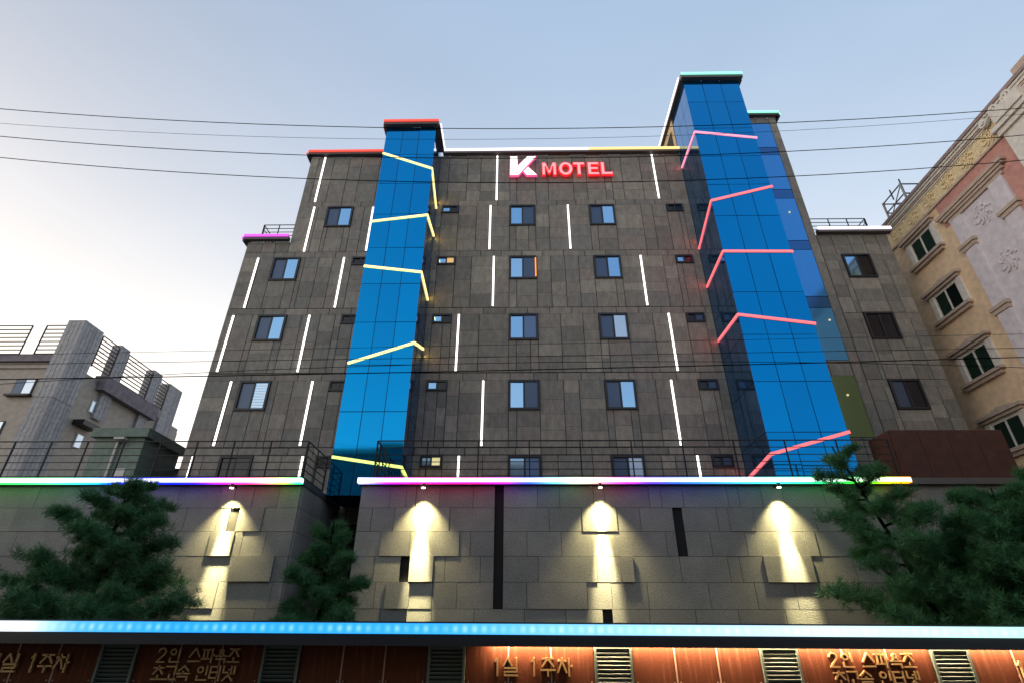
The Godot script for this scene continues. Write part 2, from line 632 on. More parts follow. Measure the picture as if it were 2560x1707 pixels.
	part(b, "lit_gap", box(0.05, 1.0, 0.02), M.orange_lamp, p3(0.735, 14.16, -18.925))
	area(b, "lit_gap_light", p3(0.735, 14.16, -18.9), Vector3.BACK, Vector2(0.05, 1.0), Color(1, 0.6, 0.2), 0.03)

	# white upright light strips let into the stone
	var strips := [[-9.67, 21.05, 18.09], [-9.63, 17.76, 15.13], [-6.84, 17.73, 15.16], [-11.6, 14.77, 12.15], [-7.76, 14.77, 12.15], [-11.95, 11.77, 9.17], [-8.75, 11.77, 9.17], [-11.27, 8.76, 6.17], [-8.07, 8.76, 6.17], [-11.9, 5.77, 4.2], [-7.88, 5.77, 4.2],
		[-1.04, 21.05, 18.12], [6.63, 21.05, 18.15], [-1.31, 17.77, 15.19], [2.31, 17.77, 15.19], [-1.1, 14.78, 12.18], [5.37, 14.78, 12.18], [-2.5, 11.77, 9.16], [6.19, 11.77, 9.16], [-1.4, 8.76, 6.15], [5.87, 8.76, 6.15], [-2.2, 5.77, 4.2], [6.39, 5.77, 4.2]]
	for q in strips:
		var len_: float = q[1] - q[2]
		var o := part(b, "light_strip", box(0.078, len_, 0.045), M.white_led, p3(q[0], (q[1] + q[2]) / 2, -18.975))
		part(o, "channel", box(0.12, len_ + 0.03, 0.018), M.frame, p3(q[0], (q[1] + q[2]) / 2, -18.992))
		o.set_meta("label", "white upright light strip")

	# copings with lit edges: [a, b, lamp material]
	coping(b, p3(-10.5, 21.2, -18.9), p3(-6.2, 21.2, -18.9), M.cap_red)
	coping(b, p3(-10.5, 21.2, -18.9), p3(-10.5, 21.2, -24), M.cap_red)
	coping(b, p3(-3.75, 21.2, -18.9), p3(3.5, 21.2, -18.9), M.cap_white)
	coping(b, p3(3.5, 21.2, -18.9), p3(8.0, 21.2, -18.9), M.cap_gold)
	coping(b, p3(-12.42, 15.8, -18.9), p3(-10.4, 15.8, -18.9), M.cap_violet)
	coping(b, p3(-12.42, 15.8, -18.9), p3(-12.42, 15.8, -24), M.cap_violet)
	coping(b, p3(13.4, 15.99, -18.9), p3(16.65, 15.99, -18.9), M.cap_white)
	coping(b, p3(10.7, 23.8, -18.9), p3(13.5, 23.8, -18.9), M.cap_mint)
	coping(b, p3(13.5, 23.8, -18.9), p3(13.5, 23.8, -23), M.cap_mint)
	# roof decks
	slab(b, "roof", p3(-10.3, 21.1, -19.2), p3(8.0, 21.16, -29.9), M.coping)
	slab(b, "roof", p3(-12.2, 15.7, -19.2), p3(-10.4, 15.75, -27.9), M.coping)
	slab(b, "roof", p3(13.4, 15.9, -19.2), p3(16.4, 15.95, -27.9), M.coping)

	tower_left(b)
	tower_right(b)
	stair_glazing(b)

func coping(b: Node3D, a: Vector3, c: Vector3, lit: Material, h := 0.18) -> void:
	var d := (c - a).normalized()
	bar(b, "coping", a, c, h, 0.22, M.coping)
	var out := Vector3.BACK if absf(d.z) < 0.5 else Vector3(signf(a.x - 0.0), 0, 0)
	bar(b, "coping_light", a + out * 0.13 + Vector3(0, 0.1, 0), c + out * 0.13 + Vector3(0, 0.1, 0), 0.13, 0.05, lit)

func glass_face(tower: Node3D, xs: Array, ys: Array, z: float, mats: Array) -> void:      # a front of single panes
	for i in xs.size() - 1:
		for j in ys.size() - 1:
			var w: float = xs[i + 1] - xs[i]
			var h: float = ys[j] - ys[j + 1]
			part(tower, "pane", box(w - 0.024, h - 0.024, 0.02), mats[rng.randi() % mats.size()], p3((xs[i] + xs[i + 1]) / 2, (ys[j] + ys[j + 1]) / 2, z - 0.01), Basis(Vector3.UP, rng.randf_range(-0.006, 0.006)) * Basis(Vector3.RIGHT, rng.randf_range(-0.006, 0.006)))

func glass_side(tower: Node3D, x: float, zs: Array, ys: Array, mats: Array, sg: float) -> void:
	for i in zs.size() - 1:
		for j in ys.size() - 1:
			var w: float = absf(zs[i + 1] - zs[i])
			var h: float = ys[j] - ys[j + 1]
			part(tower, "pane", box(0.02, h - 0.022, w - 0.022), mats[rng.randi() % mats.size()], p3(x - sg * 0.01, (ys[j] + ys[j + 1]) / 2, (zs[i] + zs[i + 1]) / 2))

func tower_left(b: Node3D) -> void:
	var z := -17.25
	var t := slab(b, "glass_tower", p3(-6.17, 3.98, z - 0.024), p3(-3.894, 21.1, -19.0), M.mullion)
	var ys := [21.1, 19.3, 17.5, 15.72, 13.92, 12.14, 10.38, 8.6, 6.81, 5.1, 3.96]
	glass_face(t, [-6.19, -5.41, -4.64, -3.87], ys, z, M.tower)
	glass_side(t, -3.87, [z, -18.1, -18.95], ys, M.tower_side, 1.0)
	glass_side(t, -6.19, [z, -18.1, -18.95], ys, M.tower, -1.0)
	slab(b, "roof", p3(-6.1, 21.1, z - 0.1), p3(-3.95, 21.15, -19.2), M.coping)
	coping(b, p3(-6.32, 21.21, z + 0.1), p3(-3.73, 21.21, z + 0.1), M.cap_red, 0.22)
	coping_side(b, -3.78, z + 0.0, -18.78, 21.2, M.cap_white, 1.0)
	coping_side(b, -6.27, z + 0.0, -18.78, 21.2, M.cap_red, -1.0)
	# bent light lines wrapped round the corner
	var lines := [[[-6.19, 19.38], [-3.87, 18.37], 17.63], [[-6.19, 15.31], [-3.87, 15.65], 15.98], [[-6.19, 12.99], [-3.87, 12.67], 12.51], [[-6.19, 8.66], [-3.87, 9.49], 10.16], [[-6.19, 5.22], [-3.87, 4.87], 4.7]]
	for i in lines.size():
		var l: Array = lines[i]
		var m: Material = M.lime_led if i == 4 else M.yellow_led
		bent_line(b, p3(l[0][0], l[0][1], z + 0.02), p3(l[1][0] + 0.02, l[1][1], z + 0.02), p3(-3.85, l[2], -18.98), m, Color(1, 0.82, 0.35), 0.09, 1.0)

func coping_side(b: Node3D, x: float, z0: float, z1: float, y: float, lit: Material, sg: float) -> void:
	bar(b, "coping", p3(x, y, z0), p3(x, y, z1), 0.18, 0.2, M.coping)
	bar(b, "coping_light", p3(x + sg * 0.12, y + 0.1, z0), p3(x + sg * 0.12, y + 0.1, z1), 0.13, 0.05, lit)

func bent_line(b: Node3D, a: Vector3, k: Vector3, e: Vector3, m: Material, c: Color, w: float, sg: float) -> void:
	bar(b, "light_line", a, k, w, 0.05, m)
	bar(b, "light_line", k, e, w, 0.05, m)
	# the lamp inside the side run also lights the stone next to it
	area(b, "line_light", (k + e) / 2.0 + Vector3(sg * 0.05, 0, 0), Vector3(sg, 0, 0), Vector2(k.distance_to(e), 0.1), c, 0.45)

func tower_right(b: Node3D) -> void:
	var z := -16.82
	var t := slab(b, "glass_tower", p3(8.044, 3.5, z - 0.024), p3(10.646, 23.7, -19.0), M.mullion)
	slab(t, "inner_wall", p3(8.06, 21.2, -19.01), p3(10.6, 23.68, -19.03), M.mullion)
	var ys := [23.7, 22.13, 20.33, 18.54, 16.84, 15.1, 13.24, 11.36, 9.53, 7.7, 5.89, 3.6]
	glass_face(t, [8.02, 8.9, 9.78, 10.67], ys, z, M.tower)
	glass_side(t, 8.02, [z, -17.55, -18.3, -19.0], ys, M.tower_side, -1.0)
	glass_side(t, 10.67, [z, -17.9, -18.95], ys, M.tower, 1.0)
	# pale end of the stair core behind the glass, with its dark opening
	slab(b, "core_wall", p3(8.0, 21.12, -19.05), p3(8.05, 23.7, -19.35), M.beige_wall)
	slab(b, "core_wall", p3(8.0, 21.12, -20.75), p3(8.05, 23.7, -22.95), M.beige_wall)
	slab(b, "core_wall", p3(8.0, 23.2, -19.36), p3(8.05, 23.7, -20.74), M.beige_wall)
	slab(b, "opening", p3(8.02, 21.12, -19.36), p3(8.04, 23.19, -20.74), M.slot)
	slab(b, "roof", p3(8.1, 23.7, z - 0.1), p3(10.6, 23.76, -19.0), M.coping)
	slab(b, "roof", p3(8.1, 23.7, -19.1), p3(13.3, 23.76, -22.9), M.coping)
	coping(b, p3(7.9, 23.84, z + 0.1), p3(10.85, 23.84, z + 0.1), M.cap_mint, 0.28)
	coping_side(b, 7.95, z, -22.9, 23.8, M.cap_white, -1.0)
	coping_side(b, 10.78, z, -18.8, 23.8, M.cap_mint, 1.0)
	var lines := [[20.14, 20.08, 19.65], [15.12, 15.91, 16.7], [13.08, 13.27, 13.24], [10.46, 10.36, 9.96], [4.89, 5.15, 5.89]]
	for i in lines.size():
		var l: Array = lines[i]
		bent_line(b, p3(10.72, l[2], z + 0.02), p3(8.0, l[1], z + 0.02), p3(8.0, l[0], -18.98), M.pink_led if i == 0 else M.red_led, Color(1, 0.2, 0.2), 0.1, -1.0)

func stair_glazing(b: Node3D) -> void:
	var g := slab(b, "stair_glazing", p3(10.8, 6.43, -19.02), p3(12.97, 23.29, -19.03), M.mullion)
	var cuts := [23.29, 21.5, 20.96, 18.65, 18.08, 15.56, 15.04, 12.57, 12.01, 9.58]
	for i in cuts.size() - 1:
		part(g, "pane", box(2.14, cuts[i] - cuts[i + 1] - 0.03, 0.02), M.strip_glass if i % 2 == 0 else M.spandrel, p3(11.885, (cuts[i] + cuts[i + 1]) / 2, -18.99 if i % 2 == 0 else -18.995))
	var o := part(g, "pane", box(2.14, 2.47, 0.02), M.green_glass, p3(11.885, 7.68, -18.99))
	o.set_meta("label", "green tinted pane")
	for q in [[12.5, 17.2], [12.7, 11.4], [12.45, 8.1]]:      # landing lamps that shine through the glazing
		var d := SphereMesh.new()
		d.radius = 0.045
		d.height = 0.09
		d.radial_segments = 12
		d.rings = 6
		part(g, "landing_lamp", d, M.pane_cream, p3(q[0], q[1], -18.95))

# ---------------------------------------------------------------- lettering on the parapet
func make_sign() -> void:
	var z := -18.9
	var s := thing("letter_sign", "glowing letters reading K MOTEL, white K and red word, on the stone parapet", "sign", p3(-0.42, 19.5, z))
	var at := W[s] as Vector3
	var kx := func(x: float, y: float) -> Vector2: return Vector2((x - 250.0) * 0.002653, (490.0 - y) * 0.00382)
	var k1 := PackedVector2Array([kx.call(255, 155), kx.call(395, 155), kx.call(400, 320), kx.call(575, 155), kx.call(745, 155), kx.call(410, 490), kx.call(250, 490)])
	var k2 := PackedVector2Array([kx.call(587, 340), kx.call(755, 490), kx.call(560, 490), kx.call(496, 424)])
	var body := lamp(250, 90, 150, 0.9)
	var white := lamp(255, 250, 250, 1.8)
	for k in [k1, k2]:
		var st := new_st()
		add_prism(st, k, 0.0, 0.14)
		var o := part(s, "letter", st.commit(), body, at)
		st = new_st()
		for inner in Geometry2D.offset_polygon(k, -0.02):
			add_prism(st, inner, 0.141, 0.15)
		part(o, "face", st.commit(), white, at)
	var red := lamp(255, 26, 34, 1.0)
	var rosy := lamp(255, 150, 156, 1.15)
	var hh := 0.84
	var t := 0.185
	var glyphs := {
		"M": [1.145, 1.85, [[0, 0], [0, 1], [0.27, 1], [0.5, 0.38], [0.73, 1], [1, 1], [1, 0], [0.76, 0], [0.76, 0.68], [0.58, 0.12], [0.42, 0.12], [0.24, 0.68], [0.24, 0]]],
		"T": [2.657, 3.23, [[0, 1], [1, 1], [1, 0.78], [0.66, 0.78], [0.66, 0], [0.34, 0], [0.34, 0.78], [0, 0.78]]],
		"E": [3.36, 3.92, [[0, 0], [0, 1], [1, 1], [1, 0.79], [0.33, 0.79], [0.33, 0.61], [0.93, 0.61], [0.93, 0.41], [0.33, 0.41], [0.33, 0.21], [1, 0.21], [1, 0]]],
		"L": [4.0, 4.57, [[0, 0], [0, 1], [0.33, 1], [0.33, 0.22], [1, 0.22], [1, 0]]]}
	for key in glyphs:
		var g: Array = glyphs[key]
		var poly := PackedVector2Array()
		for q in g[2]:
			poly.append(Vector2(g[0] + 0.42 + q[0] * (g[1] - g[0]), q[1] * hh + 0.02))
		var st := new_st()
		add_prism(st, poly, 0.0, 0.12)
		var o := part(s, "letter", st.commit(), red, at)
		st = new_st()
		for inner in Geometry2D.offset_polygon(poly, -0.034):
			add_prism(st, inner, 0.121, 0.13)
		part(o, "face", st.commit(), rosy, at)
	var st2 := new_st()
	var oc := Vector2(2.3 + 0.42, hh / 2 + 0.02)
	add_ring(st2, oc, 0.345, hh / 2 + 0.02, t, 0.0, 0.12, 40)
	var oo := part(s, "letter", st2.commit(), red, at)
	st2 = new_st()
	add_ring(st2, oc, 0.311, hh / 2 - 0.014, t - 0.068, 0.121, 0.13, 40)
	part(oo, "face", st2.commit(), rosy, at)
	area(s, "letter_light", p3(0.25, 20.1, z + 0.2), Vector3.BACK, Vector2(1.2, 1.1), Color(1, 0.8, 0.85), 0.4)
	area(s, "letter_light", p3(2.85, 19.9, z + 0.2), Vector3.BACK, Vector2(3.4, 0.7), Color(1, 0.25, 0.25), 0.3)

# ---------------------------------------------------------------- stone podium in front of the lowest floor
const ROWS := [3.84, 3.22, 2.58, 1.94, 1.3, 0.66, 0.02, -0.62]

func podium_block(b: Node3D, x0: float, x1: float, spec: Array, slots: Array) -> void:
	# spec: for each course a list of joints; slots: [x0, x1, first course, last course + 1]
	var z := -15.5
	slab(b, "wall", p3(x0, -2.8, z - 0.06), p3(x1, 3.84, -18.9), M.slot)
	for r in ROWS.size() - 1:
		var xs := [x0]
		for j in spec[r]:
			if j is float or j is int:
				xs.append(float(j))
		for s in slots:
			if r >= s[2] and r < s[3]:
				for e in [s[0], s[1]]:
					xs.append(e)
		xs.append(x1)
		xs.sort()
		for i in xs.size() - 1:
			var a: float = xs[i]
			var c: float = xs[i + 1]
			if c - a < 0.06:
				continue
			var mid := (a + c) / 2
			var skip := false
			for s in slots:
				if r >= s[2] and r < s[3] and mid > s[0] and mid < s[1]:
					skip = true
			if skip:
				continue
			var proud := rng.randf_range(0.0, 0.008)
			for q in spec[r]:
				if q is Array and mid > q[0] and mid < q[1]:
					proud = q[2] * 0.6
			var th := 0.05 + proud
			part(b, "stone_panel", box(c - a - 0.012, ROWS[r] - ROWS[r + 1] - 0.01, th), M.podium[rng.randi() % M.podium.size()], p3(mid, (ROWS[r] + ROWS[r + 1]) / 2, z - 0.05 + th / 2))

func led_texture(stops: Array, dots: float) -> ImageTexture:      # the colours that run along a light bar; lamps behind the cover show as paler dots
	var n := 1024
	var img := Image.create(n, 16, true, Image.FORMAT_RGB8)
	for x in n:
		var u := (x + 0.5) / n
		var c: Color = stops[0][1]
		for i in stops.size() - 1:
			if u >= stops[i][0] and u <= stops[i + 1][0]:
				c = stops[i][1].lerp(stops[i + 1][1], (u - stops[i][0]) / (stops[i + 1][0] - stops[i][0]))
		if u > stops[-1][0]:
			c = stops[-1][1]
		for y in 16:
			var d := absf((y + 0.5) / 16.0 - 0.5) * 2.0
			var q := c
			if dots > 0.0:
				var ph := sin(u * dots * TAU) * 0.5 + 0.5
				ph *= 0.72 + 0.28 * sin(u * dots * 1.37 + sin(u * 60.0) * 2.0)
				q = c.lerp(Color.WHITE, clampf(ph, 0, 1) * 0.42 * clampf(1.25 - d * 1.3, 0, 1))
			else:
				q = (c * c).lerp(Color.WHITE, 0.86 * smoothstep(0.92, 0.6, d))
			img.set_pixel(x, y, q)
	img.generate_mipmaps()
	return ImageTexture.create_from_image(img)

func led_box(w: float, h: float, d: float, u0: float, u1: float) -> Mesh:
	var st := new_st()
	var x := w / 2
	var y := h / 2
	var z := d / 2
	var faces := [
		[[-x, -y, z, 0, 1], [x, -y, z, 1, 1], [x, y, z, 1, 0], [-x, y, z, 0, 0], Vector3.BACK],
		[[-x, -y, -z, 0, 0.99], [x, -y, -z, 1, 0.99], [x, -y, z, 1, 0.99], [-x, -y, z, 0, 0.99], Vector3.DOWN],
		[[-x, y, -z, 0, 0.01], [x, y, -z, 1, 0.01], [x, y, z, 1, 0.01], [-x, y, z, 0, 0.01], Vector3.UP],
		[[-x, -y, -z, 0, 1], [-x, -y, z, 0, 1], [-x, y, z, 0, 0], [-x, y, -z, 0, 0], Vector3.LEFT],
		[[x, -y, -z, 1, 1], [x, -y, z, 1, 1], [x, y, z, 1, 0], [x, y, -z, 1, 0], Vector3.RIGHT]]
	for f in faces:
		var order := [0, 1, 2, 0, 2, 3]
		var a := Vector3(f[0][0], f[0][1], f[0][2])
		var b := Vector3(f[1][0], f[1][1], f[1][2])
		var c := Vector3(f[2][0], f[2][1], f[2][2])
		if (b - a).cross(c - a).dot(f[4]) > 0.0:
			order = [0, 2, 1, 0, 3, 2]
		for i in order:
			st.set_normal(f[4])
			st.set_uv(Vector2(lerpf(u0, u1, f[i][3]), f[i][4]))
			st.add_vertex(Vector3(f[i][0], f[i][1], f[i][2]))
	return st.commit()

func led_material(tex: Texture2D, energy: float) -> StandardMaterial3D:
	var m := StandardMaterial3D.new()
	m.albedo_color = Color(0.3, 0.3, 0.3)
	m.roughness = 0.35
	m.emission_enabled = true
	m.emission = Color.WHITE
	m.emission_operator = BaseMaterial3D.EMISSION_OP_MULTIPLY
	m.emission_texture = tex
	m.emission_energy_multiplier = energy
	return m

func at_stop(stops: Array, u: float) -> Color:
	for i in stops.size() - 1:
		if u <= stops[i + 1][0]:
			return stops[i][1].lerp(stops[i + 1][1], clampf((u - stops[i][0]) / (stops[i + 1][0] - stops[i][0]), 0, 1))
	return stops[-1][1]

func light_bar(b: Node3D, x0: float, x1: float, y: float, h: float, z: float, d: float, stops: Array, dots: float, energy: float, seg: float, power: float, slope := 0.0) -> void:
	var m := led_material(led_texture(stops, dots), energy)
	var n := ceili((x1 - x0) / seg)
	var w := (x1 - x0) / n
	for i in n:
		var u0 := float(i) / n
		var u1 := float(i + 1) / n
		var x := x0 + w * (i + 0.5)
		part(b, "light_bar", led_box(w - 0.006, h, d, u0, u1), m, p3(x, y + slope * x, z + d / 2), Basis(Vector3.BACK, atan(slope)))
		area(b, "bar_light", p3(x, y + slope * x, z + d + 0.01), Vector3(0, -0.35, 1), Vector2(w, h), at_stop(stops, (u0 + u1) / 2), power)

func make_podium() -> void:
	var b := thing("podium_wall", "low stone podium block with tall dark slot and rainbow light bar", "wall", p3(-4.55, -2.8, -15.5), "stone podium blocks")
	var spec := [
		[-3.71, -3.24, -2.96, -2.29, -1.33, 0.5, 1.13, 2.09, 2.4, 3.66, 4.0, 4.62, 5.88, 6.2, 6.84, 7.45, 8.6, 9.8, 10.6, [-3.24, -2.96, 0.03], [6.84, 7.45, 0.015]],
		[-4.16, -3.52, -1.97, 0.81, 1.73, 2.7, 3.35, 5.49, 5.8, 6.49, 7.43, 8.18, 9.3, 10.4, [-3.52, -1.97, 0.035], [1.73, 2.7, 0.04], [5.8, 6.49, 0.04]],
		[-3.84, -3.02, -1.66, -1.36, 0.19, 1.13, 2.35, 3.99, 5.2, 6.16, 7.15, 7.74, 8.05, 9.1, 10.1, [-3.84, -3.02, 0.06], [-3.02, -1.66, 0.045], [7.74, 8.05, 0.04]],
		[-3.93, -2.33, -2.02, -1.07, 0.48, 2.05, 2.69, 3.03, 4.28, 5.56, 5.88, 6.51, 7.79, 8.9, 10.2, [-2.98, -2.33, 0.08], [0.48, 2.05, 0.03], [2.69, 3.03, 0.09], [6.51, 7.79, 0.08]],
		[-3.83, -3.55, -2.92, -2.32, -1.67, 0.17, 1.75, 2.39, 3.34, 4.94, 6.15, 7.18, 8.43, 9.5, 10.6, [-3.55, -2.92, 0.07], [0.17, 1.75, 0.04]],
		[-3.64, -2.95, -2.3, -1.2, 0.1, 1.17, 3.32, 4.5, 5.6, 6.8, 7.84, 9.0, 10.2],
		[-3.2, -1.8, -0.4, 1.0, 2.4, 3.8, 5.2, 6.6, 8.0, 9.4]]
	podium_block(b, -4.55, 14.9, spec, [[-0.71, -0.46, 0, 5], [4.27, 4.54, 1, 3], [-3.23, -2.98, 3, 4], [2.12, 2.37, 5, 6]])
	slab(b, "parapet", p3(-4.6, 3.845, -15.36), p3(14.9, 4.02, -18.9), M.coping)
	var c := func(r, g, bb): return srgb(r, g, bb)
	var stops := [[0.0, c.call(220, 220, 255)], [0.03, c.call(190, 180, 255)], [0.055, c.call(225, 90, 255)], [0.1, c.call(255, 60, 200)], [0.22, c.call(255, 70, 190)], [0.27, c.call(225, 90, 255)], [0.31, c.call(110, 140, 255)], [0.36, c.call(150, 220, 240)], [0.4, c.call(230, 255, 220)], [0.44, c.call(255, 190, 190)], [0.49, c.call(240, 110, 240)], [0.53, c.call(150, 110, 255)], [0.58, c.call(100, 150, 255)], [0.68, c.call(120, 200, 255)], [0.77, c.call(120, 240, 220)], [0.86, c.call(90, 250, 170)], [0.91, c.call(120, 250, 90)], [0.95, c.call(210, 250, 70)], [1.0, c.call(255, 190, 40)]]
	light_bar(b, -4.62, 11.0, 3.93, 0.15, -15.36, 0.16, stops, 0.0, 2.6, 2.6, 0.4)

	var b2 := thing("podium_wall", "low stone podium block with no tall slot, standing left of the blue tower gap", "wall", p3(-16.5, -2.8, -15.5), "stone podium blocks")
	var spec2 := [
		[-15.2, -13.9, -12.4, -11.0, -9.8, -8.59, -8.18, -7.64, -6.91, [-8.59, -8.18, 0.03], [-8.18, -7.64, 0.02]],
		[-15.6, -14.33, -12.9, -11.6, -10.4, -9.43, -8.51, -7.74, -7.22, [-14.33, -12.9, 0.03], [-7.74, -7.22, 0.06]],
		[-15.3, -14.0, -12.5, -11.2, -9.9, -8.57, -7.9, -7.66, -7.03, [-8.57, -7.9, 0.07]],
		[-15.7, -14.4, -13.0, -11.7, -10.4, -9.09, -7.81, -6.66, [-7.81, -6.66, 0.09]],
		[-15.2, -14.1, -12.6, -11.3, -10.2, -9.27, -8.03, -6.59, [-9.27, -8.03, 0.03]],
		[-15.5, -14.2, -12.8, -11.4, -10.1, -9.27, -7.75, -6.9],
		[-15.0, -13.0, -11.0, -9.0, -7.0]]
	podium_block(b2, -16.5, -6.3, spec2, [[-8.2, -7.94, 1, 2]])
	for r in ROWS.size() - 1:      # the return that runs back into the gap
		for q in [[-15.52, -16.6], [-16.6, -17.8], [-17.8, -18.9]]:
			part(b2, "stone_panel", box(0.05, ROWS[r] - ROWS[r + 1] - 0.01, absf(q[1] - q[0]) - 0.012), M.podium[rng.randi() % M.podium.size()], p3(-6.274, (ROWS[r] + ROWS[r + 1]) / 2, (q[0] + q[1]) / 2))
	slab(b2, "parapet", p3(-16.5, 3.845, -15.36), p3(-6.22, 4.02, -18.9), M.coping)
	var stops2 := [[0.0, c.call(150, 255, 120)], [0.14, c.call(110, 250, 140)], [0.3, c.call(140, 255, 200)], [0.42, c.call(90, 220, 255)], [0.5, c.call(40, 90, 255)], [0.64, c.call(60, 90, 255)], [0.7, c.call(120, 80, 255)], [0.77, c.call(235, 90, 255)], [0.84, c.call(255, 120, 200)], [0.9, c.call(255, 190, 190)], [0.95, c.call(230, 255, 150)], [1.0, c.call(80, 240, 210)]]
	light_bar(b2, -16.5, -6.22, 3.93, 0.15, -15.36, 0.16, stops2, 0.0, 2.6, 2.6, 0.4)

	var names := ["downlight over the recessed strip left of the tower gap", "downlight beside the tall dark slot, towards the tower gap", "downlight straight above the square raised stone", "downlight above the wide raised stone by the big pine"]
	var xs := [-8.17, -2.72, 2.26, 7.25]
	for i in 4:
		var at := p3(xs[i], 3.83, -15.2)
		var l := thing("downlight", "small glowing " + names[i], "lamp", at, "downlights under the podium edge")
		var can := CylinderMesh.new()
		can.top_radius = 0.05
		can.bottom_radius = 0.06
		can.height = 0.11
		part(l, "housing", can, M.frame, at + Vector3(0, -0.055, 0))
		slab(l, "arm", at + Vector3(-0.02, -0.06, -0.05), at + Vector3(0.02, -0.03, -0.3), M.frame)
		var disc := CylinderMesh.new()
		disc.top_radius = 0.055
		disc.bottom_radius = 0.055
		disc.height = 0.03
		part(l, "lens", disc, lamp(255, 240, 205, 6.0), at + Vector3(0, -0.118, 0))
		var s := at + Vector3(0, -0.14, 0)
		spot(l, "wide_beam", s, s + Vector3(0, -1, -0.1), 44.0, 0.8, Color(1.0, 0.93, 0.68), 26.0, 0.06)
		spot(l, "middle_beam", s, s + Vector3(0, -1, -0.42), 18.0, 1.0, Color(1.0, 0.93, 0.68), 36.0, 0.05)
		spot(l, "narrow_beam", s, s + Vector3(0, -1, -0.13), 10.0, 1.0, Color(1.0, 0.94, 0.72), 250.0, 0.05)

# ---------------------------------------------------------------- railings
func railing_run(r: Node3D, a: Vector3, b: Vector3, heights: Array, every: float, thick := 0.02) -> void:
	for y in heights:
		bar(r, "rail", a + Vector3(0, y, 0), b + Vector3(0, y, 0), 0.03 if y == heights[0] else thick, 0.03 if y == heights[0] else thick, M.railing)
	var n := maxi(1, roundi(a.distance_to(b) / every))
	for i in n + 1:
		var q := a.lerp(b, float(i) / n)
		slab(r, "post", q + Vector3(-0.017, 0, -0.017), q + Vector3(0.017, heights[0], 0.017), M.railing)

func make_railings() -> void:
	var hs := [1.16, 0.95, 0.73, 0.52, 0.3, 0.1]
	var y := 4.02
	var r := thing("railing", "black terrace railing of thin bars along the podium left of the tower gap", "railing", p3(-6.35, y, -15.5))
	railing_run(r, p3(-16.4, y, -15.5), p3(-6.35, y, -15.5), hs, 1.12)
	railing_run(r, p3(-6.35, y, -15.55), p3(-6.35, y, -17.3), hs, 0.9)
	r = thing("railing", "long black terrace railing in front of the main windows", "railing", p3(-4.26, y, -15.5))
	railing_run(r, p3(-4.26, y, -15.5), p3(10.9, y, -15.5), hs, 1.45)
	railing_run(r, p3(-4.26, y, -15.55), p3(-4.26, y, -17.2), hs, 0.4)
	r = thing("railing", "small roof railing above the violet lit edge", "railing", p3(-11.9, 16.0, -19.2))
	railing_run(r, p3(-11.9, 16.0, -19.2), p3(-10.45, 16.0, -19.2), [0.88, 0.66, 0.45, 0.24], 0.75, 0.025)
	railing_run(r, p3(-11.9, 16.0, -19.25), p3(-11.9, 16.0, -21.2), [0.88, 0.66, 0.45, 0.24], 0.8, 0.025)
	r = thing("railing", "small roof railing on the wing beside the ornate house", "railing", p3(16.0, 16.15, -19.2))
	railing_run(r, p3(13.45, 16.15, -19.2), p3(16.0, 16.15, -19.2), [0.85, 0.63, 0.42, 0.2], 0.85, 0.025)
	railing_run(r, p3(16.0, 16.15, -19.25), p3(16.0, 16.15, -21.5), [0.85, 0.63, 0.42, 0.2], 0.8, 0.025)

# ---------------------------------------------------------------- street front: rusted panels, louvres, light canopy
const SLOPE := -0.0035

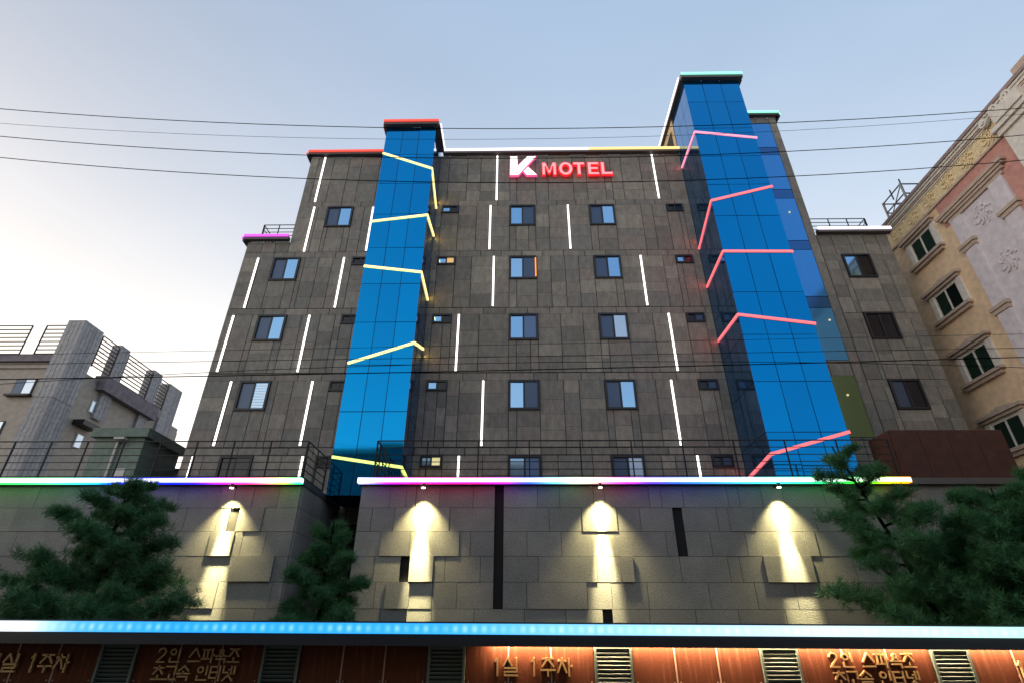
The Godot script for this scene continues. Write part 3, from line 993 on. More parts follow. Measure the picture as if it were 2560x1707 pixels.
var strokes := {
	"1": [[[0.2, 0.8], [0.5, 1], [0.5, 0]]],
	"2": [[[0.1, 0.74], [0.18, 0.92], [0.42, 1], [0.68, 0.96], [0.8, 0.78], [0.72, 0.58], [0.1, 0.02], [0.88, 0.02]]],
	"실": [[[0.03, 0.55], [0.3, 1], [0.58, 0.55]], [[0.86, 1], [0.86, 0.55]], [[0.1, 0.42], [0.88, 0.42], [0.88, 0.22], [0.12, 0.22], [0.12, 0.02], [0.92, 0.02]]],
	"주": [[[0.08, 0.97], [0.92, 0.97]], [[0.5, 0.97], [0.08, 0.52]], [[0.5, 0.97], [0.92, 0.52]], [[0, 0.33], [1, 0.33]], [[0.5, 0.33], [0.5, 0]]],
	"차": [[[0.05, 0.84], [0.62, 0.84]], [[0.33, 1], [0.33, 0.84]], [[0.33, 0.84], [0.02, 0.2]], [[0.33, 0.84], [0.64, 0.2]], [[0.82, 1], [0.82, 0]], [[0.82, 0.55], [1.02, 0.55]]],
	"인": [[[0.86, 1], [0.86, 0.4]], [[0.15, 0.32], [0.15, 0.03], [0.94, 0.03]], 0.34, 0.74, 0.27],
	"스": [[[0.05, 0.4], [0.5, 1], [0.95, 0.4]], [[0, 0.08], [1, 0.08]]],
	"파": [[[0.02, 0.92], [0.64, 0.92]], [[0.18, 0.92], [0.18, 0.3]], [[0.48, 0.92], [0.48, 0.3]], [[0, 0.26], [0.66, 0.26]], [[0.84, 1], [0.84, 0]], [[0.84, 0.55], [1.04, 0.55]]],
	"욕": [[[0.34, 0.62], [0.34, 0.46]], [[0.66, 0.62], [0.66, 0.46]], [[0, 0.46], [1, 0.46]], [[0.1, 0.25], [0.88, 0.25], [0.88, 0]], 0.5, 0.82, 0.2],
	"조": [[[0.08, 0.97], [0.92, 0.97]], [[0.5, 0.97], [0.1, 0.45]], [[0.5, 0.97], [0.9, 0.45]], [[0.5, 0.36], [0.5, 0.06]], [[0, 0.06], [1, 0.06]]],
	"초": [[[0.08, 0.86], [0.92, 0.86]], [[0.5, 1], [0.5, 0.86]], [[0.5, 0.86], [0.1, 0.42]], [[0.5, 0.86], [0.9, 0.42]], [[0.5, 0.34], [0.5, 0.06]], [[0, 0.06], [1, 0.06]]],
	"고": [[[0.08, 0.95], [0.9, 0.95], [0.86, 0.48]], [[0.45, 0.4], [0.45, 0.06]], [[0, 0.06], [1, 0.06]]],
	"속": [[[0.1, 0.66], [0.5, 1], [0.9, 0.66]], [[0.5, 0.62], [0.5, 0.46]], [[0, 0.46], [1, 0.46]], [[0.1, 0.26], [0.88, 0.26], [0.88, 0]]],
	"터": [[[0.6, 0.95], [0.06, 0.95], [0.06, 0.18], [0.62, 0.18]], [[0.06, 0.57], [0.56, 0.57]], [[0.88, 1], [0.88, 0]], [[0.62, 0.57], [0.88, 0.57]]],
	"넷": [[[0.08, 1], [0.08, 0.56], [0.46, 0.56]], [[0.7, 1], [0.7, 0.45]], [[0.52, 0.76], [0.7, 0.76]], [[0.93, 1], [0.93, 0.45]], [[0.12, 0], [0.5, 0.38], [0.88, 0]]],
	"트": [[[0.92, 0.95], [0.1, 0.95], [0.1, 0.4], [0.94, 0.4]], [[0.1, 0.68], [0.9, 0.68]], [[0, 0.08], [1, 0.08]]],
	"룸": [[[0.1, 0.97], [0.88, 0.97], [0.88, 0.8], [0.12, 0.8], [0.12, 0.62], [0.92, 0.62]], [[0, 0.48], [1, 0.48]], [[0.5, 0.48], [0.5, 0.34]], [[0.14, 0.28], [0.86, 0.28], [0.86, 0.02], [0.14, 0.02], [0.14, 0.28]]]}

func glyph(c: String, w: float, h: float) -> Mesh:
	var st := new_st()
	var g: Array = strokes[c]
	var t := 0.11 * h
	for s in g:
		if not s is Array:
			continue
		for i in s.size() - 1:
			var a := Vector2(s[i][0] * w, s[i][1] * h)
			var b := Vector2(s[i + 1][0] * w, s[i + 1][1] * h)
			var d := b - a
			add_box(st, Vector3((a.x + b.x) / 2, (a.y + b.y) / 2, 0.02), Vector3(d.length() + t * 0.7, t, 0.04 - 0.0006 * i), Basis(Vector3.BACK, d.angle()))
	if g[-1] is float:
		add_ring(st, Vector2(g[-3] * w, g[-2] * h), g[-1] * w, g[-1] * h * 0.92, t, 0.0, 0.04, 24)
	return st.commit()

func write(called: String, label: String, lines: Array, z: float) -> void:      # lines: [[character, x0, x1], ...], bottom, top
	var first: Array = lines[0]
	var t := thing(called, label, "lettering", p3(first[0][0][1], first[1], z), "metal lettering on the street wall")
	for l in lines:
		for q in l[0]:
			if q[0] == " ":
				continue
			var xm: float = (q[1] + q[2]) / 2
			part(t, "letter", glyph(q[0], q[2] - q[1], l[2] - l[1]), M.gold, p3(q[1], l[1] + SLOPE * xm, z))

func make_street_wall() -> void:
	var zp := -10.25
	var w := thing("street_wall", "street wall of rusted steel panels and louvres under a long glowing light bar", "wall", p3(0, -2.8, zp))
	slab(w, "wall", p3(-11, -2.8, zp - 0.05), p3(11, 0.0, zp - 0.25), M.backing)
	var starts := [-9.73, -7.0, -4.27, -1.53, 1.21, 3.93, 6.7, 9.43]
	for i in starts.size():
		var x: float = starts[i]
		var lv := part(w, "louver", frame_mesh(0.62, 2.6, 0.04, 0.07, -5.0), M.louver, p3(x + 0.31, -1.4 + SLOPE * x, zp))
		for k in 42:
			part(lv, "slat", box(0.545, 0.045, 0.012), M.louver, p3(x + 0.31, -0.16 - k * 0.0585 + SLOPE * x, zp), Basis(Vector3.RIGHT, 0.75))
		if i < starts.size() - 1:
			var a := x + 0.63
			var b: float = starts[i + 1] - 0.01
			for k in 3:
				var x0 := lerpf(a, b, k / 3.0)
				var x1 := lerpf(a, b, (k + 1) / 3.0)
				var pn := slab(w, "steel_panel", p3(x0 + 0.006, -2.7, zp - 0.02), p3(x1 - 0.006, -0.06 + SLOPE * x, zp - 0.005), M.corten)
				for q in [x0 + 0.05, x1 - 0.05]:
					for yy in [-0.62, -1.5, -2.4]:
						var s := CylinderMesh.new()
						s.top_radius = 0.012
						s.bottom_radius = 0.014
						s.height = 0.012
						s.radial_segments = 8
						s.rings = 0
						part(pn, "bolt", s, M.bolt, p3(q, yy, zp), Basis(Vector3.RIGHT, PI / 2))
				if k > 0:
					slab(w, "seam_strip", p3(x0 - 0.012, -2.7, zp - 0.012), p3(x0 + 0.012, -0.07 + SLOPE * x, zp + 0.004), M.seam)
	# canopy: dark trough with the light bar on its face
	var st := new_st()
	add_box(st, Vector3(0, 0, 0), Vector3(24, 0.35, 0.12))
	add_box(st, Vector3(0, 0.15, -0.33), Vector3(24, 0.05, 0.54))
	part(w, "canopy", st.commit(), M.fascia, p3(0, 0.055, -9.95), Basis(Vector3.BACK, atan(SLOPE)))
	var c := func(r, g, bb): return srgb(r, g, bb)
	var stops := [[0.0, c.call(235, 245, 255)], [0.13, c.call(235, 245, 255)], [0.17, c.call(70, 170, 245)], [0.24, c.call(20, 150, 240)], [0.44, c.call(40, 160, 242)], [0.52, c.call(110, 195, 248)], [0.62, c.call(170, 220, 250)], [0.72, c.call(205, 240, 252)], [0.82, c.call(190, 250, 244)], [0.9, c.call(170, 250, 240)], [1.0, c.call(150, 248, 236)]]
	light_bar(w, -11, 11, 0.128, 0.155, -9.888, 0.03, stops, 140.0, 1.45, 2.72, 0.2, SLOPE)
	# strip lamp under the canopy: only the right-hand run is lit
	var lit := slab(w, "strip_lamp", p3(-0.5, -0.02, -10.17), p3(11, 0.02, -10.21), lamp(255, 205, 160, 3.0))
	lit.set_meta("label", "lit strip lamp tucked under the canopy")
	for i in 4:
		area(w, "strip_lamp_light", p3(-0.5 + 2.875 * (i + 0.5), -0.03, -10.19), Vector3(0, -1, -0.25), Vector2(2.875, 0.04), Color(1, 0.82, 0.66), 17.0)
	# lettering
	var zl := zp + 0.0
	write("lettering", "raised metal letters on the lit rusted panel, one short line", [[[["1", -0.44, -0.32], ["실", -0.29, -0.03], ["1", 0.16, 0.28], ["주", 0.33, 0.56], ["차", 0.6, 0.83]], -0.53, -0.28]], zl)
	var upper := func(x: float) -> Array: return [["2", x, x + 0.17], ["인", x + 0.2, x + 0.4], ["스", x + 0.54, x + 0.73], ["파", x + 0.75, x + 0.95], ["욕", x + 0.98, x + 1.17], ["조", x + 1.19, x + 1.38]]
	var lower := func(x: float) -> Array: return [["초", x, x + 0.19], ["고", x + 0.2, x + 0.4], ["속", x + 0.41, x + 0.61], ["인", x + 0.72, x + 0.92], ["터", x + 0.94, x + 1.13], ["넷", x + 1.15, x + 1.36]]
	var third := func(x: float) -> Array: return [["트", x, x + 0.19], ["인", x + 0.52, x + 0.72], ["룸", x + 1.12, x + 1.32]]
	write("lettering", "raised metal letters on the lit rusted panel between louvres, two lines beginning with 2", [[upper.call(5.02), -0.38, -0.18], [lower.call(5.04), -0.63, -0.43], [third.call(5.06), -0.88, -0.68]], zl)
	write("lettering", "raised metal letters on the unlit dark panel, lines beginning with 2", [[upper.call(-6.03), -0.38, -0.18], [lower.call(-6.03), -0.63, -0.43], [third.call(-6.03), -0.88, -0.68]], zl)
	write("lettering", "raised metal letters on the unlit panel at the wall's dark end, one short line", [[[["1", -8.72, -8.6], ["실", -8.57, -8.31], ["1", -8.13, -8.01], ["주", -7.96, -7.73], ["차", -7.7, -7.47]], -0.53, -0.28]], zl)
	write("lettering", "raised metal letters on the lit panel beyond the last louvre", [[[["1", 8.02, 8.14], ["실", 8.17, 8.43], ["1", 8.62, 8.74]], -0.53, -0.28]], zl)

# ---------------------------------------------------------------- pines between the street wall and the podium
func tuft_mesh(seed_: int) -> Mesh:
	var r := RandomNumberGenerator.new()
	r.seed = seed_
	var st := new_st()
	for i in 40:
		var d := Vector3(r.randf_range(-1, 1), r.randf_range(-0.35, 1.0), r.randf_range(-1, 1)).normalized()
		var o := Vector3(r.randf_range(-0.05, 0.05), r.randf_range(-0.06, 0.06), r.randf_range(-0.05, 0.05))
		var l := r.randf_range(0.11, 0.21)
		var s := d.cross(Vector3(r.randf(), r.randf(), r.randf())).normalized() * 0.0055
		var n := s.cross(d).normalized()
		tri(st, o - s, o + s, o + d * l, n)
	return st.commit()

func pine(label: String, at: Vector3, height: float, reach: float, limbs: int, seed_: int, lean: float, tufts: int) -> void:
	var r := RandomNumberGenerator.new()
	r.seed = seed_
	var t := thing("pine_tree", label, "tree", at, "pines behind the street wall")
	var trunk := PackedVector3Array()
	var rad := PackedFloat32Array()
	for i in 12:
		var k := i / 11.0
		trunk.append(Vector3(sin(k * 3.0 + seed_) * 0.15 + lean * k * k, height * k, cos(k * 2.4) * 0.1 - 0.1))
		rad.append(lerpf(0.13, 0.015, pow(k, 0.8)))
	part(t, "trunk", tube(trunk, rad, 9), M.bark, at)
	var mats := []
	var spots := []
	for i in limbs:
		var k := lerpf(0.34, 0.97, (i + 0.5) / limbs)
		var base := trunk[int(k * 11)].lerp(trunk[mini(int(k * 11) + 1, 11)], fposmod(k * 11, 1.0))
		var a := i * 2.4 + r.randf_range(-0.4, 0.4)
		var len_ := reach * lerpf(1.0, 0.28, pow((k - 0.34) / 0.63, 1.3)) * r.randf_range(0.72, 1.12)
		var pts := PackedVector3Array()
		var rr := PackedFloat32Array()
		for j in 6:
			var q := j / 5.0
			pts.append(base + Vector3(cos(a + q * 0.3) * len_ * q, len_ * (0.05 * q + 0.28 * q * q) + sin(q * 5.0 + i) * 0.05, sin(a + q * 0.3) * len_ * q * 0.75))
			rr.append(lerpf(0.035, 0.008, q))
		part(t, "limb", tube(pts, rr, 5), M.bark, at)
		var cnt := int(tufts * len_ / reach)
		for j in cnt:
			var q := 0.28 + 0.76 * pow(r.randf(), 0.75)
			var f := minf(q, 0.999) * 5
			var c := pts[int(f)].lerp(pts[mini(int(f) + 1, 5)], fposmod(f, 1.0))
			var spread := len_ * 0.3 * (1.2 - 0.5 * q)
			spots.append(c + Vector3(r.randfn(0, spread * 0.55), absf(r.randfn(0, spread * 0.3)) - 0.03, r.randfn(0, spread * 0.55)))
	for v in 3:
		var mm := MultiMesh.new()
		mm.transform_format = MultiMesh.TRANSFORM_3D
		mm.mesh = tuft_mesh(100 + v)
		var mine := []
		for i in spots.size():
			if i % 3 == v:
				mine.append(spots[i])
		mm.instance_count = mine.size()
		for i in mine.size():
			var b := Basis(Vector3.UP, r.randf() * TAU) * Basis(Vector3.RIGHT, r.randfn(0, 0.35))
			mm.set_instance_transform(i, Transform3D(b.scaled(Vector3.ONE * r.randf_range(0.8, 1.35)), mine[i]))
		var o := MultiMeshInstance3D.new()
		o.name = "crown"
		o.multimesh = mm
		o.material_override = M.needles
		o.set_meta("kind", "stuff")
		t.add_child(o, true)

func make_trees() -> void:
	pine("spreading dark pine in front of the podium, left of the tower gap", p3(-9.3, -2.8, -13.0), 6.2, 2.1, 32, 3, -0.3, 140)
	pine("slim dark pine standing in the gap below the blue tower", p3(-4.5, -2.8, -13.4), 5.3, 1.2, 24, 8, 0.1, 100)
	pine("tall thin pine leaning in front of the blue tower's foot", p3(9.3, -2.8, -13.2), 7.1, 1.9, 30, 14, -1.2, 95)
	pine("broad dark pine in front of the rusted metal box", p3(11.3, -2.8, -13.0), 6.0, 2.7, 34, 27, 0.2, 170)
	pine("dark pine beyond the broad one, beside the ornate house", p3(13.6, -2.8, -13.8), 6.7, 2.3, 32, 21, 0.1, 140)

# ---------------------------------------------------------------- cables over the street
func cable(label: String, pts: Array, r: float, z0: float, z1: float) -> void:
	# three points on the cable fix a hanging curve
	var t := thing("overhead_cable", label, "cable", p3(pts[0][0], pts[0][1], z0), "cables over the street")
	var a: Array = pts[0]
	var b: Array = pts[1]
	var c: Array = pts[2]
	var line := PackedVector3Array()
	var rad := PackedFloat32Array()
	for i in 33:
		var x := lerpf(a[0] * 1.25, c[0] * 1.25, i / 32.0)
		var y: float = a[1] * (x - b[0]) * (x - c[0]) / ((a[0] - b[0]) * (a[0] - c[0])) + b[1] * (x - a[0]) * (x - c[0]) / ((b[0] - a[0]) * (b[0] - c[0])) + c[1] * (x - a[0]) * (x - b[0]) / ((c[0] - a[0]) * (c[0] - b[0]))
		line.append(p3(x, y, lerpf(z0, z1, i / 32.0)) - W[t])
		rad.append(r)
	part(t, "strand", tube(line, rad, 6), M.wire, W[t])

func make_cables() -> void:
	var z := -7.0
	cable("thick black cable, the highest of those crossing the sky", [[-10.35, 9.23], [0, 8.5], [9.73, 8.94]], 0.0075, z, z)
	cable("thin grey cable just under the highest one", [[-10.15, 8.8], [0.9, 8.22], [9.65, 8.77]], 0.0035, z, z)
	cable("thick black cable, second of the three heavy ones from the top", [[-9.98, 8.43], [0.3, 7.7], [9.39, 8.19]], 0.0072, z, z)
	cable("thick black cable passing just below the red letters", [[-9.7, 7.85], [0, 7.09], [9.09, 7.54]], 0.0072, z, z)
	cable("heavy black cable bundle passing the middle storeys", [[-7.56, 3.28], [0.05, 3.4], [7.29, 3.57]], 0.0072, z, z)
	cable("thin cable slung under the heavy bundle", [[-7.6, 3.2], [-1.0, 3.5], [7.29, 3.4]], 0.0042, z, z)
	cable("thin cable a little above the heavy bundle", [[-7.7, 3.52], [0.2, 3.62], [7.4, 3.72]], 0.0042, z, z)
	cable("thinnest cable, higher than the heavy bundle", [[-7.8, 3.68], [0.2, 3.82], [7.4, 3.95]], 0.003, z, z)

# ---------------------------------------------------------------- neighbours
func bx(b: Node3D, called: String, z0: float, z1: float, y0: float, y1: float, proud: float, m: Material, base := 0.0) -> MeshInstance3D:   # a piece on the ornate wall, which faces left at x = 18
	return slab(b, called, p3(18.0 - proud, y0, z0), p3(18.0 - base, y1, z1), m)

func scroll(parent: Node3D, z: float, y: float, s: float, m: Material, proud: float) -> void:     # leafy stucco relief: curled leaves round a stem
	var st := new_st()
	for k in 8:
		var a := TAU * k / 8.0 + 0.2
		var c := Vector2(cos(a), sin(a) * 1.1) * 0.3 * s
		var r := (0.15 if k % 2 == 0 else 0.1) * s
		for i in 7:      # an open curl that thins out
			var t0 := a + i * 0.62
			var t1 := a + (i + 1) * 0.62
			var p0 := c + Vector2(cos(t0), sin(t0)) * r
			var p1 := c + Vector2(cos(t1), sin(t1)) * r
			add_box(st, Vector3((p0.x + p1.x) / 2, (p0.y + p1.y) / 2, 0.015), Vector3(p0.distance_to(p1) * 1.15, (0.085 - 0.008 * i) * s, 0.07 - 0.005 * i), Basis(Vector3.BACK, (p1 - p0).angle()))
	add_box(st, Vector3(0, 0, 0.012), Vector3(0.08 * s, 0.75 * s, 0.06), Basis(Vector3.BACK, 0.25))
	part(parent, "ornament", st.commit(), m, p3(18.0 - proud, y, z), Basis(Vector3.UP, -PI / 2))

func make_ornate_house() -> void:
	var b := thing("ornate_house", "ornate cream and pink house with stucco frieze and green windows", "building", p3(22, -2.8, -17))
	slab(b, "wall", p3(18.0, -2.8, -26), p3(27, 17.0, -9), M.orn_beige)
	# cornice
	for q in [[17.12, 17.2, 0.1, "orn_white"], [17.21, 17.28, 0.14, "orn_taupe"], [17.29, 17.4, 0.18, "orn_white"], [17.41, 17.5, 0.23, "orn_white"], [17.51, 17.66, 0.28, "orn_roof"]]:
		slab(b, "cornice", p3(18.0 - q[2], q[0], -26.2), p3(27, q[1], -9), M[q[3]])
	# frieze with framed scrolls
	var fr := bx(b, "frieze", -26, -13.95, 16.38, 17.11, 0.06, M.orn_frieze)
	bx(b, "frieze_edge", -26, -13.95, 16.28, 16.37, 0.1, M.orn_taupe)
	for i in 9:
		var z := -13.85 - i * 1.12
		bx(fr, "frame", z - 0.05, z + 0.05, 16.42, 17.08, 0.085, M.orn_frieze)
		bx(fr, "frame", z - 0.06, z - 1.06, 17.04, 17.09, 0.085, M.orn_frieze)
		scroll(fr, z - 0.56, 16.74, 0.7, M.orn_frieze, 0.06)
	# pink field, hood and lilac panel
	bx(b, "pink_field", -17.7, -13.86, 15.1, 16.28, 0.02, M.orn_pink)
	bx(b, "pink_field", -14.67, -13.86, -2.8, 15.09, 0.02, M.orn_pink)
	bx(b, "panel_field", -17.34, -14.68, -2.8, 15.08, 0.03, M.orn_lilac)
	for q in [[-17.8, -14.28, 15.5, 15.64, 0.25], [-17.7, -14.36, 15.38, 15.49, 0.2], [-17.55, -14.48, 15.26, 15.37, 0.15], [-17.42, -14.6, 15.1, 15.25, 0.1]]:
		bx(b, "hood", q[0], q[1], q[2], q[3], q[4], M.orn_taupe)
	for s in [[-17.34, -16.78], [-15.32, -14.68]]:
		bx(b, "pilaster", s[0], s[1], -2.8, 15.08, 0.12, M.orn_lilac)
		for y in [13.55, 10.6, 7.7]:
			bx(b, "corbel", s[0] - 0.15, s[1] + 0.12, y + 0.16, y + 0.3, 0.22, M.orn_taupe)
			bx(b, "corbel", s[0] - 0.08, s[1] + 0.06, y, y + 0.15, 0.17, M.orn_taupe)
	for y in [14.4, 12.15, 9.9]:
		scroll(b, -16.03, y, 0.95, M.orn_lilac, 0.03)
	# the bold pilaster at the street corner, its capital and scrolled bracket
	bx(b, "pilaster", -13.85, -12.4, -2.8, 16.2, 0.16, M.orn_white)
	bx(b, "capital", -13.92, -12.3, 16.21, 16.42, 0.26, M.orn_white)
	bx(b, "capital", -14.02, -12.2, 16.43, 16.62, 0.36, M.orn_white)
	bx(b, "bracket", -13.7, -12.5, 16.63, 17.14, 0.42, M.orn_white)
	for q in [[-14.15, 17.2, 0.17], [-13.6, 17.3, 0.2], [-13.0, 17.3, 0.22]]:
		var st := new_st()
		add_ring(st, Vector2.ZERO, q[2], q[2], 0.08, 0.0, 0.16, 20)
		add_ring(st, Vector2.ZERO, q[2] * 0.45, q[2] * 0.45, 0.06, 0.0, 0.2, 14)
		part(b, "volute", st.commit(), M.orn_white, p3(17.86, q[1], q[0]), Basis(Vector3.UP, -PI / 2))
	bx(b, "gable", -12.5, -9.0, 17.67, 18.0, 0.2, M.orn_taupe, -2.0)
	# windows
	for i in 4:
		var y: float = 14.76 - i * 2.88
		var w := bx(b, "window", -19.72, -18.22, y - 0.1, y + 1.1, 0.035, M.orn_white)
		bx(w, "pane", -19.58, -19.04, y, y + 0.97, 0.045, M.orn_glass, 0.036)
		bx(w, "pane", -18.96, -18.44, y, y + 0.97, 0.045, M.orn_glass2 if i == 1 else M.orn_glass, 0.036)
		bx(w, "mullion", -19.035, -18.965, y, y + 0.97, 0.07, M.orn_white, 0.036)
		bx(w, "jamb", -19.9, -19.68, y - 0.05, y + 1.08, 0.09, M.orn_white)
		bx(w, "jamb", -18.3, -18.08, y - 0.05, y + 1.08, 0.09, M.orn_white)
		bx(w, "lintel", -20.1, -17.98, y + 1.22, y + 1.34, 0.24, M.orn_taupe)
		bx(w, "lintel", -20.0, -18.08, y + 1.1, y + 1.21, 0.16, M.orn_taupe)
		bx(w, "sill", -20.1, -18.05, y - 0.2, y - 0.08, 0.22, M.orn_taupe)
		bx(w, "sill", -20.0, -18.15, y - 0.34, y - 0.21, 0.14, M.orn_taupe)
		if i > 0:
			for k in 5:
				bx(w, "crest", -19.6 + k * 0.26, -19.4 + k * 0.26, y + 1.35, y + 1.4 + 0.1 * (1.0 - absf(k - 2) / 2.5), 0.16, M.orn_taupe)
	# steel frame on the roof
	var f := thing("roof_frame", "rusty steel frame with thin pipes on the ornate house's roof", "frame", p3(21, 17.66, -21.5))
	for q in [[20.0, -22.4], [20.0, -20.9], [21.2, -22.4], [21.2, -20.9]]:
		slab(f, "post", p3(q[0] - 0.04, 17.66, q[1] - 0.04), p3(q[0] + 0.04, 20.9, q[1] + 0.04), M.steel)
	for y in [19.6, 20.2, 20.85]:
		for s in [[20.0, -22.4, 20.0, -20.9], [21.2, -22.4, 21.2, -20.9], [20.0, -22.4, 21.2, -22.4], [20.0, -20.9, 21.2, -20.9]]:
			bar(f, "beam", p3(s[0], y, s[1]), p3(s[2], y, s[3]), 0.05, 0.05, M.wire)
	bar(f, "brace", p3(20.0, 19.6, -22.4), p3(20.0, 20.8, -20.9), 0.035, 0.035, M.wire)
	bar(f, "brace", p3(20.0, 20.8, -22.4), p3(20.0, 19.6, -20.9), 0.035, 0.035, M.wire)
	for z in [-21.2, -22.0]:
		slab(f, "pipe", p3(20.3, 20.8, z - 0.025), p3(20.35, 21.5, z + 0.025), M.wire)

func boarded(b: Node3D, x0: float, x1: float, z0: float, z1: float, y0: float, y1: float) -> void:    # a pier clad in upright boards
	var c := slab(b, "pier", p3(x0 + 0.03, y0, z0 - 0.03), p3(x1 - 0.03, y1 - 0.04, z1), M.backing)
	var n := maxi(2, roundi((x1 - x0) / 0.27))
	for i in n:
		for yy in [[y0, 12.0], [12.03, y1]]:
			if yy[1] > yy[0]:
				slab(c, "board", p3(lerpf(x0, x1, float(i) / n) + 0.012, yy[0], z0 - 0.02), p3(lerpf(x0, x1, float(i + 1) / n) - 0.012, yy[1], z0), M.board[rng.randi() % 3])
	n = maxi(2, roundi(absf(z1 - z0) / 0.27))
	for i in n:
		for yy in [[y0, 12.0], [12.03, y1]]:
			if yy[1] > yy[0]:
				slab(c, "board", p3(x1 - 0.02, yy[0], lerpf(z0, z1, float(i) / n) - 0.012), p3(x1, yy[1], lerpf(z0, z1, float(i + 1) / n) + 0.012), M.board[rng.randi() % 3])

func slatted(b: Node3D, a: Vector3, c: Vector3, y0: float, y1: float, n: int) -> void:
	for i in n:
		var y := lerpf(y0, y1, float(i) / (n - 1))
		bar(b, "slat", Vector3(a.x, y + H, a.z), Vector3(c.x, y + H, c.z), 0.07, 0.03, M.railing)
	for q in [a, c]:
		slab(b, "post", Vector3(q.x - 0.03, y0 + H - 0.1, q.z - 0.03), Vector3(q.x + 0.03, y1 + H, q.z + 0.03), M.railing)

func make_grey_house() -> void:
	var b := thing("grey_house", "grey apartment house with boarded piers and slatted roof screens", "building", p3(-30, -2.8, -34))
	slab(b, "wall", p3(-44, -2.8, -28.4), p3(-26.9, 14.0, -40), M.grey_wall)
	slab(b, "parapet", p3(-44, 14.37, -28.1), p3(-27.8, 14.84, -28.6), M.grey_band)
	slab(b, "parapet", p3(-44, 14.0, -28.3), p3(-26.95, 14.36, -40), M.grey_wall)
	slab(b, "balcony", p3(-27.2, 13.74, -30.85), p3(-26.4, 14.69, -36.44), M.grey_band)
	boarded(b, -27.81, -26.71, -28.0, -29.6, -2.8, 17.1)
	boarded(b, -27.35, -26.71, -31.35, -32.26, 14.7, 17.18)
	boarded(b, -27.35, -26.71, -35.1, -36.07, 14.7, 17.15)
	boarded(b, -27.5, -26.71, -37.18, -38.82, 4.0, 17.0)
	slatted(b, p3(-26.75, 0, -29.7), p3(-26.75, 0, -31.3), 14.9, 16.95, 9)
	slatted(b, p3(-26.75, 0, -32.3), p3(-26.75, 0, -35.05), 14.9, 16.95, 9)
	slatted(b, p3(-26.75, 0, -36.1), p3(-26.75, 0, -37.1), 14.9, 16.9, 9)
	slatted(b, p3(-40.0, 0, -28.3), p3(-30.2, 0, -28.3), 14.95, 16.9, 8)
	slatted(b, p3(-29.3, 0, -28.3), p3(-27.85, 0, -28.3), 14.95, 16.9, 8)
	slatted(b, p3(-44.0, 0, -39.8), p3(-27.5, 0, -39.8), 14.95, 16.9, 8)
	for q in [[-26.88, -31.5, 12.3, 13.05], [-26.88, -31.4, 10.0, 10.85]]:
		var w := slab(b, "window", p3(q[0], q[2], q[1]), p3(q[0] + 0.04, q[3], q[1] + 0.55), M.orn_white)
		slab(w, "pane", p3(q[0] + 0.041, q[2] + 0.05, q[1] + 0.05), p3(q[0] + 0.05, q[3] - 0.05, q[1] + 0.5), M.pane_pale)
	slab(b, "awning", p3(-26.9, 11.2, -30.2), p3(-26.2, 11.5, -31.6), M.frame)
	for q in [[-29.6, 12.3, 1.2, 1.0], [-30.7, 9.4, 1.6, 1.3], [-29.9, 6.4, 1.3, 1.2]]:
		var w := slab(b, "window", p3(q[0], q[1], -28.41), p3(q[0] + q[2], q[1] + q[3], -28.34), M.frame)
		slab(w, "pane", p3(q[0] + 0.07, q[1] + 0.07, -28.33), p3(q[0] + q[2] * 0.48, q[1] + q[3] - 0.07, -28.32), M.pane_screen)
		slab(w, "pane", p3(q[0] + q[2] * 0.52, q[1] + 0.07, -28.33), p3(q[0] + q[2] - 0.07, q[1] + q[3] - 0.07, -28.32), M.pane_pale)
		slab(w, "sill", p3(q[0] - 0.15, q[1] - 0.12, -28.4), p3(q[0] + q[2] + 0.1, q[1] - 0.01, -28.1), M.frame)

	var yw := thing("yard_wall", "dark wall joining the green shed to the motel's side", "wall", p3(-13.4, -2.8, -22.3))
	slab(yw, "wall", p3(-14.6, -2.8, -22.1), p3(-12.35, 6.1, -22.4), M.grey_band)
	slab(yw, "coping", p3(-14.6, 6.1, -22.05), p3(-12.35, 6.2, -22.45), M.frame)

	var s := thing("roof_shed", "pale green metal shed with overhanging roof and a white pipe", "shed", p3(-15.3, -2.8, -20.7))
	slab(s, "wall", p3(-16.25, -2.8, -19.6), p3(-14.35, 6.7, -21.9), M.shed)
	slab(s, "roof", p3(-16.4, 6.7, -19.45), p3(-14.2, 7.05, -22.05), M.shed_roof)
	slab(s, "pipe", p3(-15.35, 4.0, -19.5), p3(-15.27, 6.55, -19.58), M.pipe)
	slab(s, "pipe", p3(-15.35, 6.56, -19.5), p3(-14.95, 6.64, -19.3), M.pipe)
	slab(s, "vent", p3(-15.1, 5.2, -19.57), p3(-14.7, 5.5, -19.599), M.orn_white)

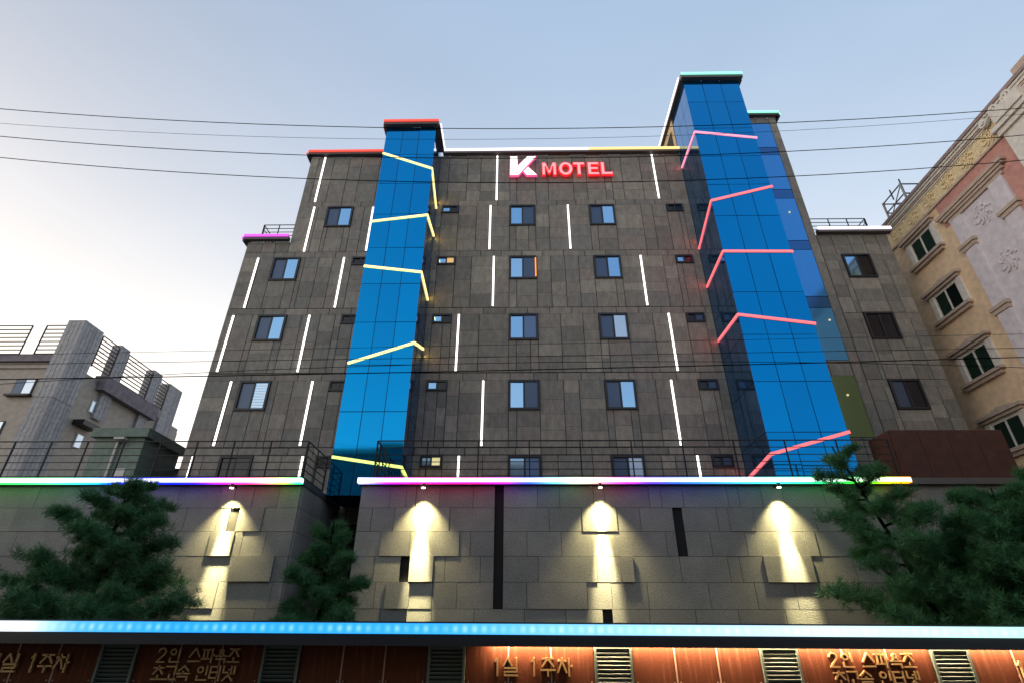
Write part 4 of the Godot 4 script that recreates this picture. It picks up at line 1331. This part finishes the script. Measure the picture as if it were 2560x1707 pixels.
func make_terrace_box() -> void:
	var b := thing("metal_box", "rust brown metal clad box standing on the podium behind the large pine", "box", p3(13.2, 4.02, -16.6))
	slab(b, "frame", p3(11.45, 4.03, -16.05), p3(14.85, 5.6, -17.1), M.corten_plain)
	for i in 4:
		slab(b, "sheet", p3(11.42 + i * 0.86, 4.05, -16.0), p3(11.42 + (i + 1) * 0.86 - 0.012, 5.66, -16.04), M.corten_plain)
	slab(b, "sheet", p3(11.4, 4.05, -16.05), p3(11.44, 5.66, -17.1), M.corten_plain)

# ---------------------------------------------------------------- the other side of the street, behind the lens
func make_opposite_row() -> void:
	var specs := [[-34.0, -19.5, 10.5, "pale plaster building across the street, the one with a flat brown roof edge", "grey_wall"], [-19.0, -3.5, 15.5, "taller grey building across the street behind the photographer", "grey_band"], [-3.0, 12.0, 16.0, "grey building across the street facing the motel's glass towers", "grey_band"], [12.5, 32.0, 12.0, "white building across the street facing the ornate house", "orn_white"]]
	for q in specs:
		var b := thing("street_building", q[3], "building", Vector3((q[0] + q[1]) / 2, 0, 12.0), "buildings across the street")
		slab(b, "wall", Vector3(q[0], 0, 6.0), Vector3(q[1], q[2], 18.0), M[q[4]])
		slab(b, "roof", Vector3(q[0] - 0.2, q[2], 5.7), Vector3(q[1] + 0.2, q[2] + 0.4, 18.0), M.orn_taupe)
		var n := int((q[1] - q[0]) / 2.6)
		for i in n:
			for k in int(q[2] / 3.2):
				var x: float = lerpf(q[0], q[1], (i + 0.5) / n)
				var w := slab(b, "window", Vector3(x - 0.7, 1.2 + k * 3.1, 5.95), Vector3(x + 0.7, 2.6 + k * 3.1, 6.0), M.frame)
				slab(w, "pane", Vector3(x - 0.62, 1.28 + k * 3.1, 5.93), Vector3(x + 0.62, 2.52 + k * 3.1, 5.949), M.pane_screen)

# ---------------------------------------------------------------- scene
func _ready() -> void:
	rng.seed = 77
	make_camera()
	make_sky()
	make_sun()
	make_materials()
	structure("ground", box(400, 0.2, 400), M.ground, Vector3(0, -0.1, -60))
	structure("pavement", box(60, 0.12, 4.0), M.paving, Vector3(0, 0.06, -8.0))
	make_motel()
	make_podium()
	make_street_wall()
	make_ornate_house()
	make_grey_house()
	make_opposite_row()
	make_railings()
	make_terrace_box()
	make_sign()
	make_trees()
	make_cables()
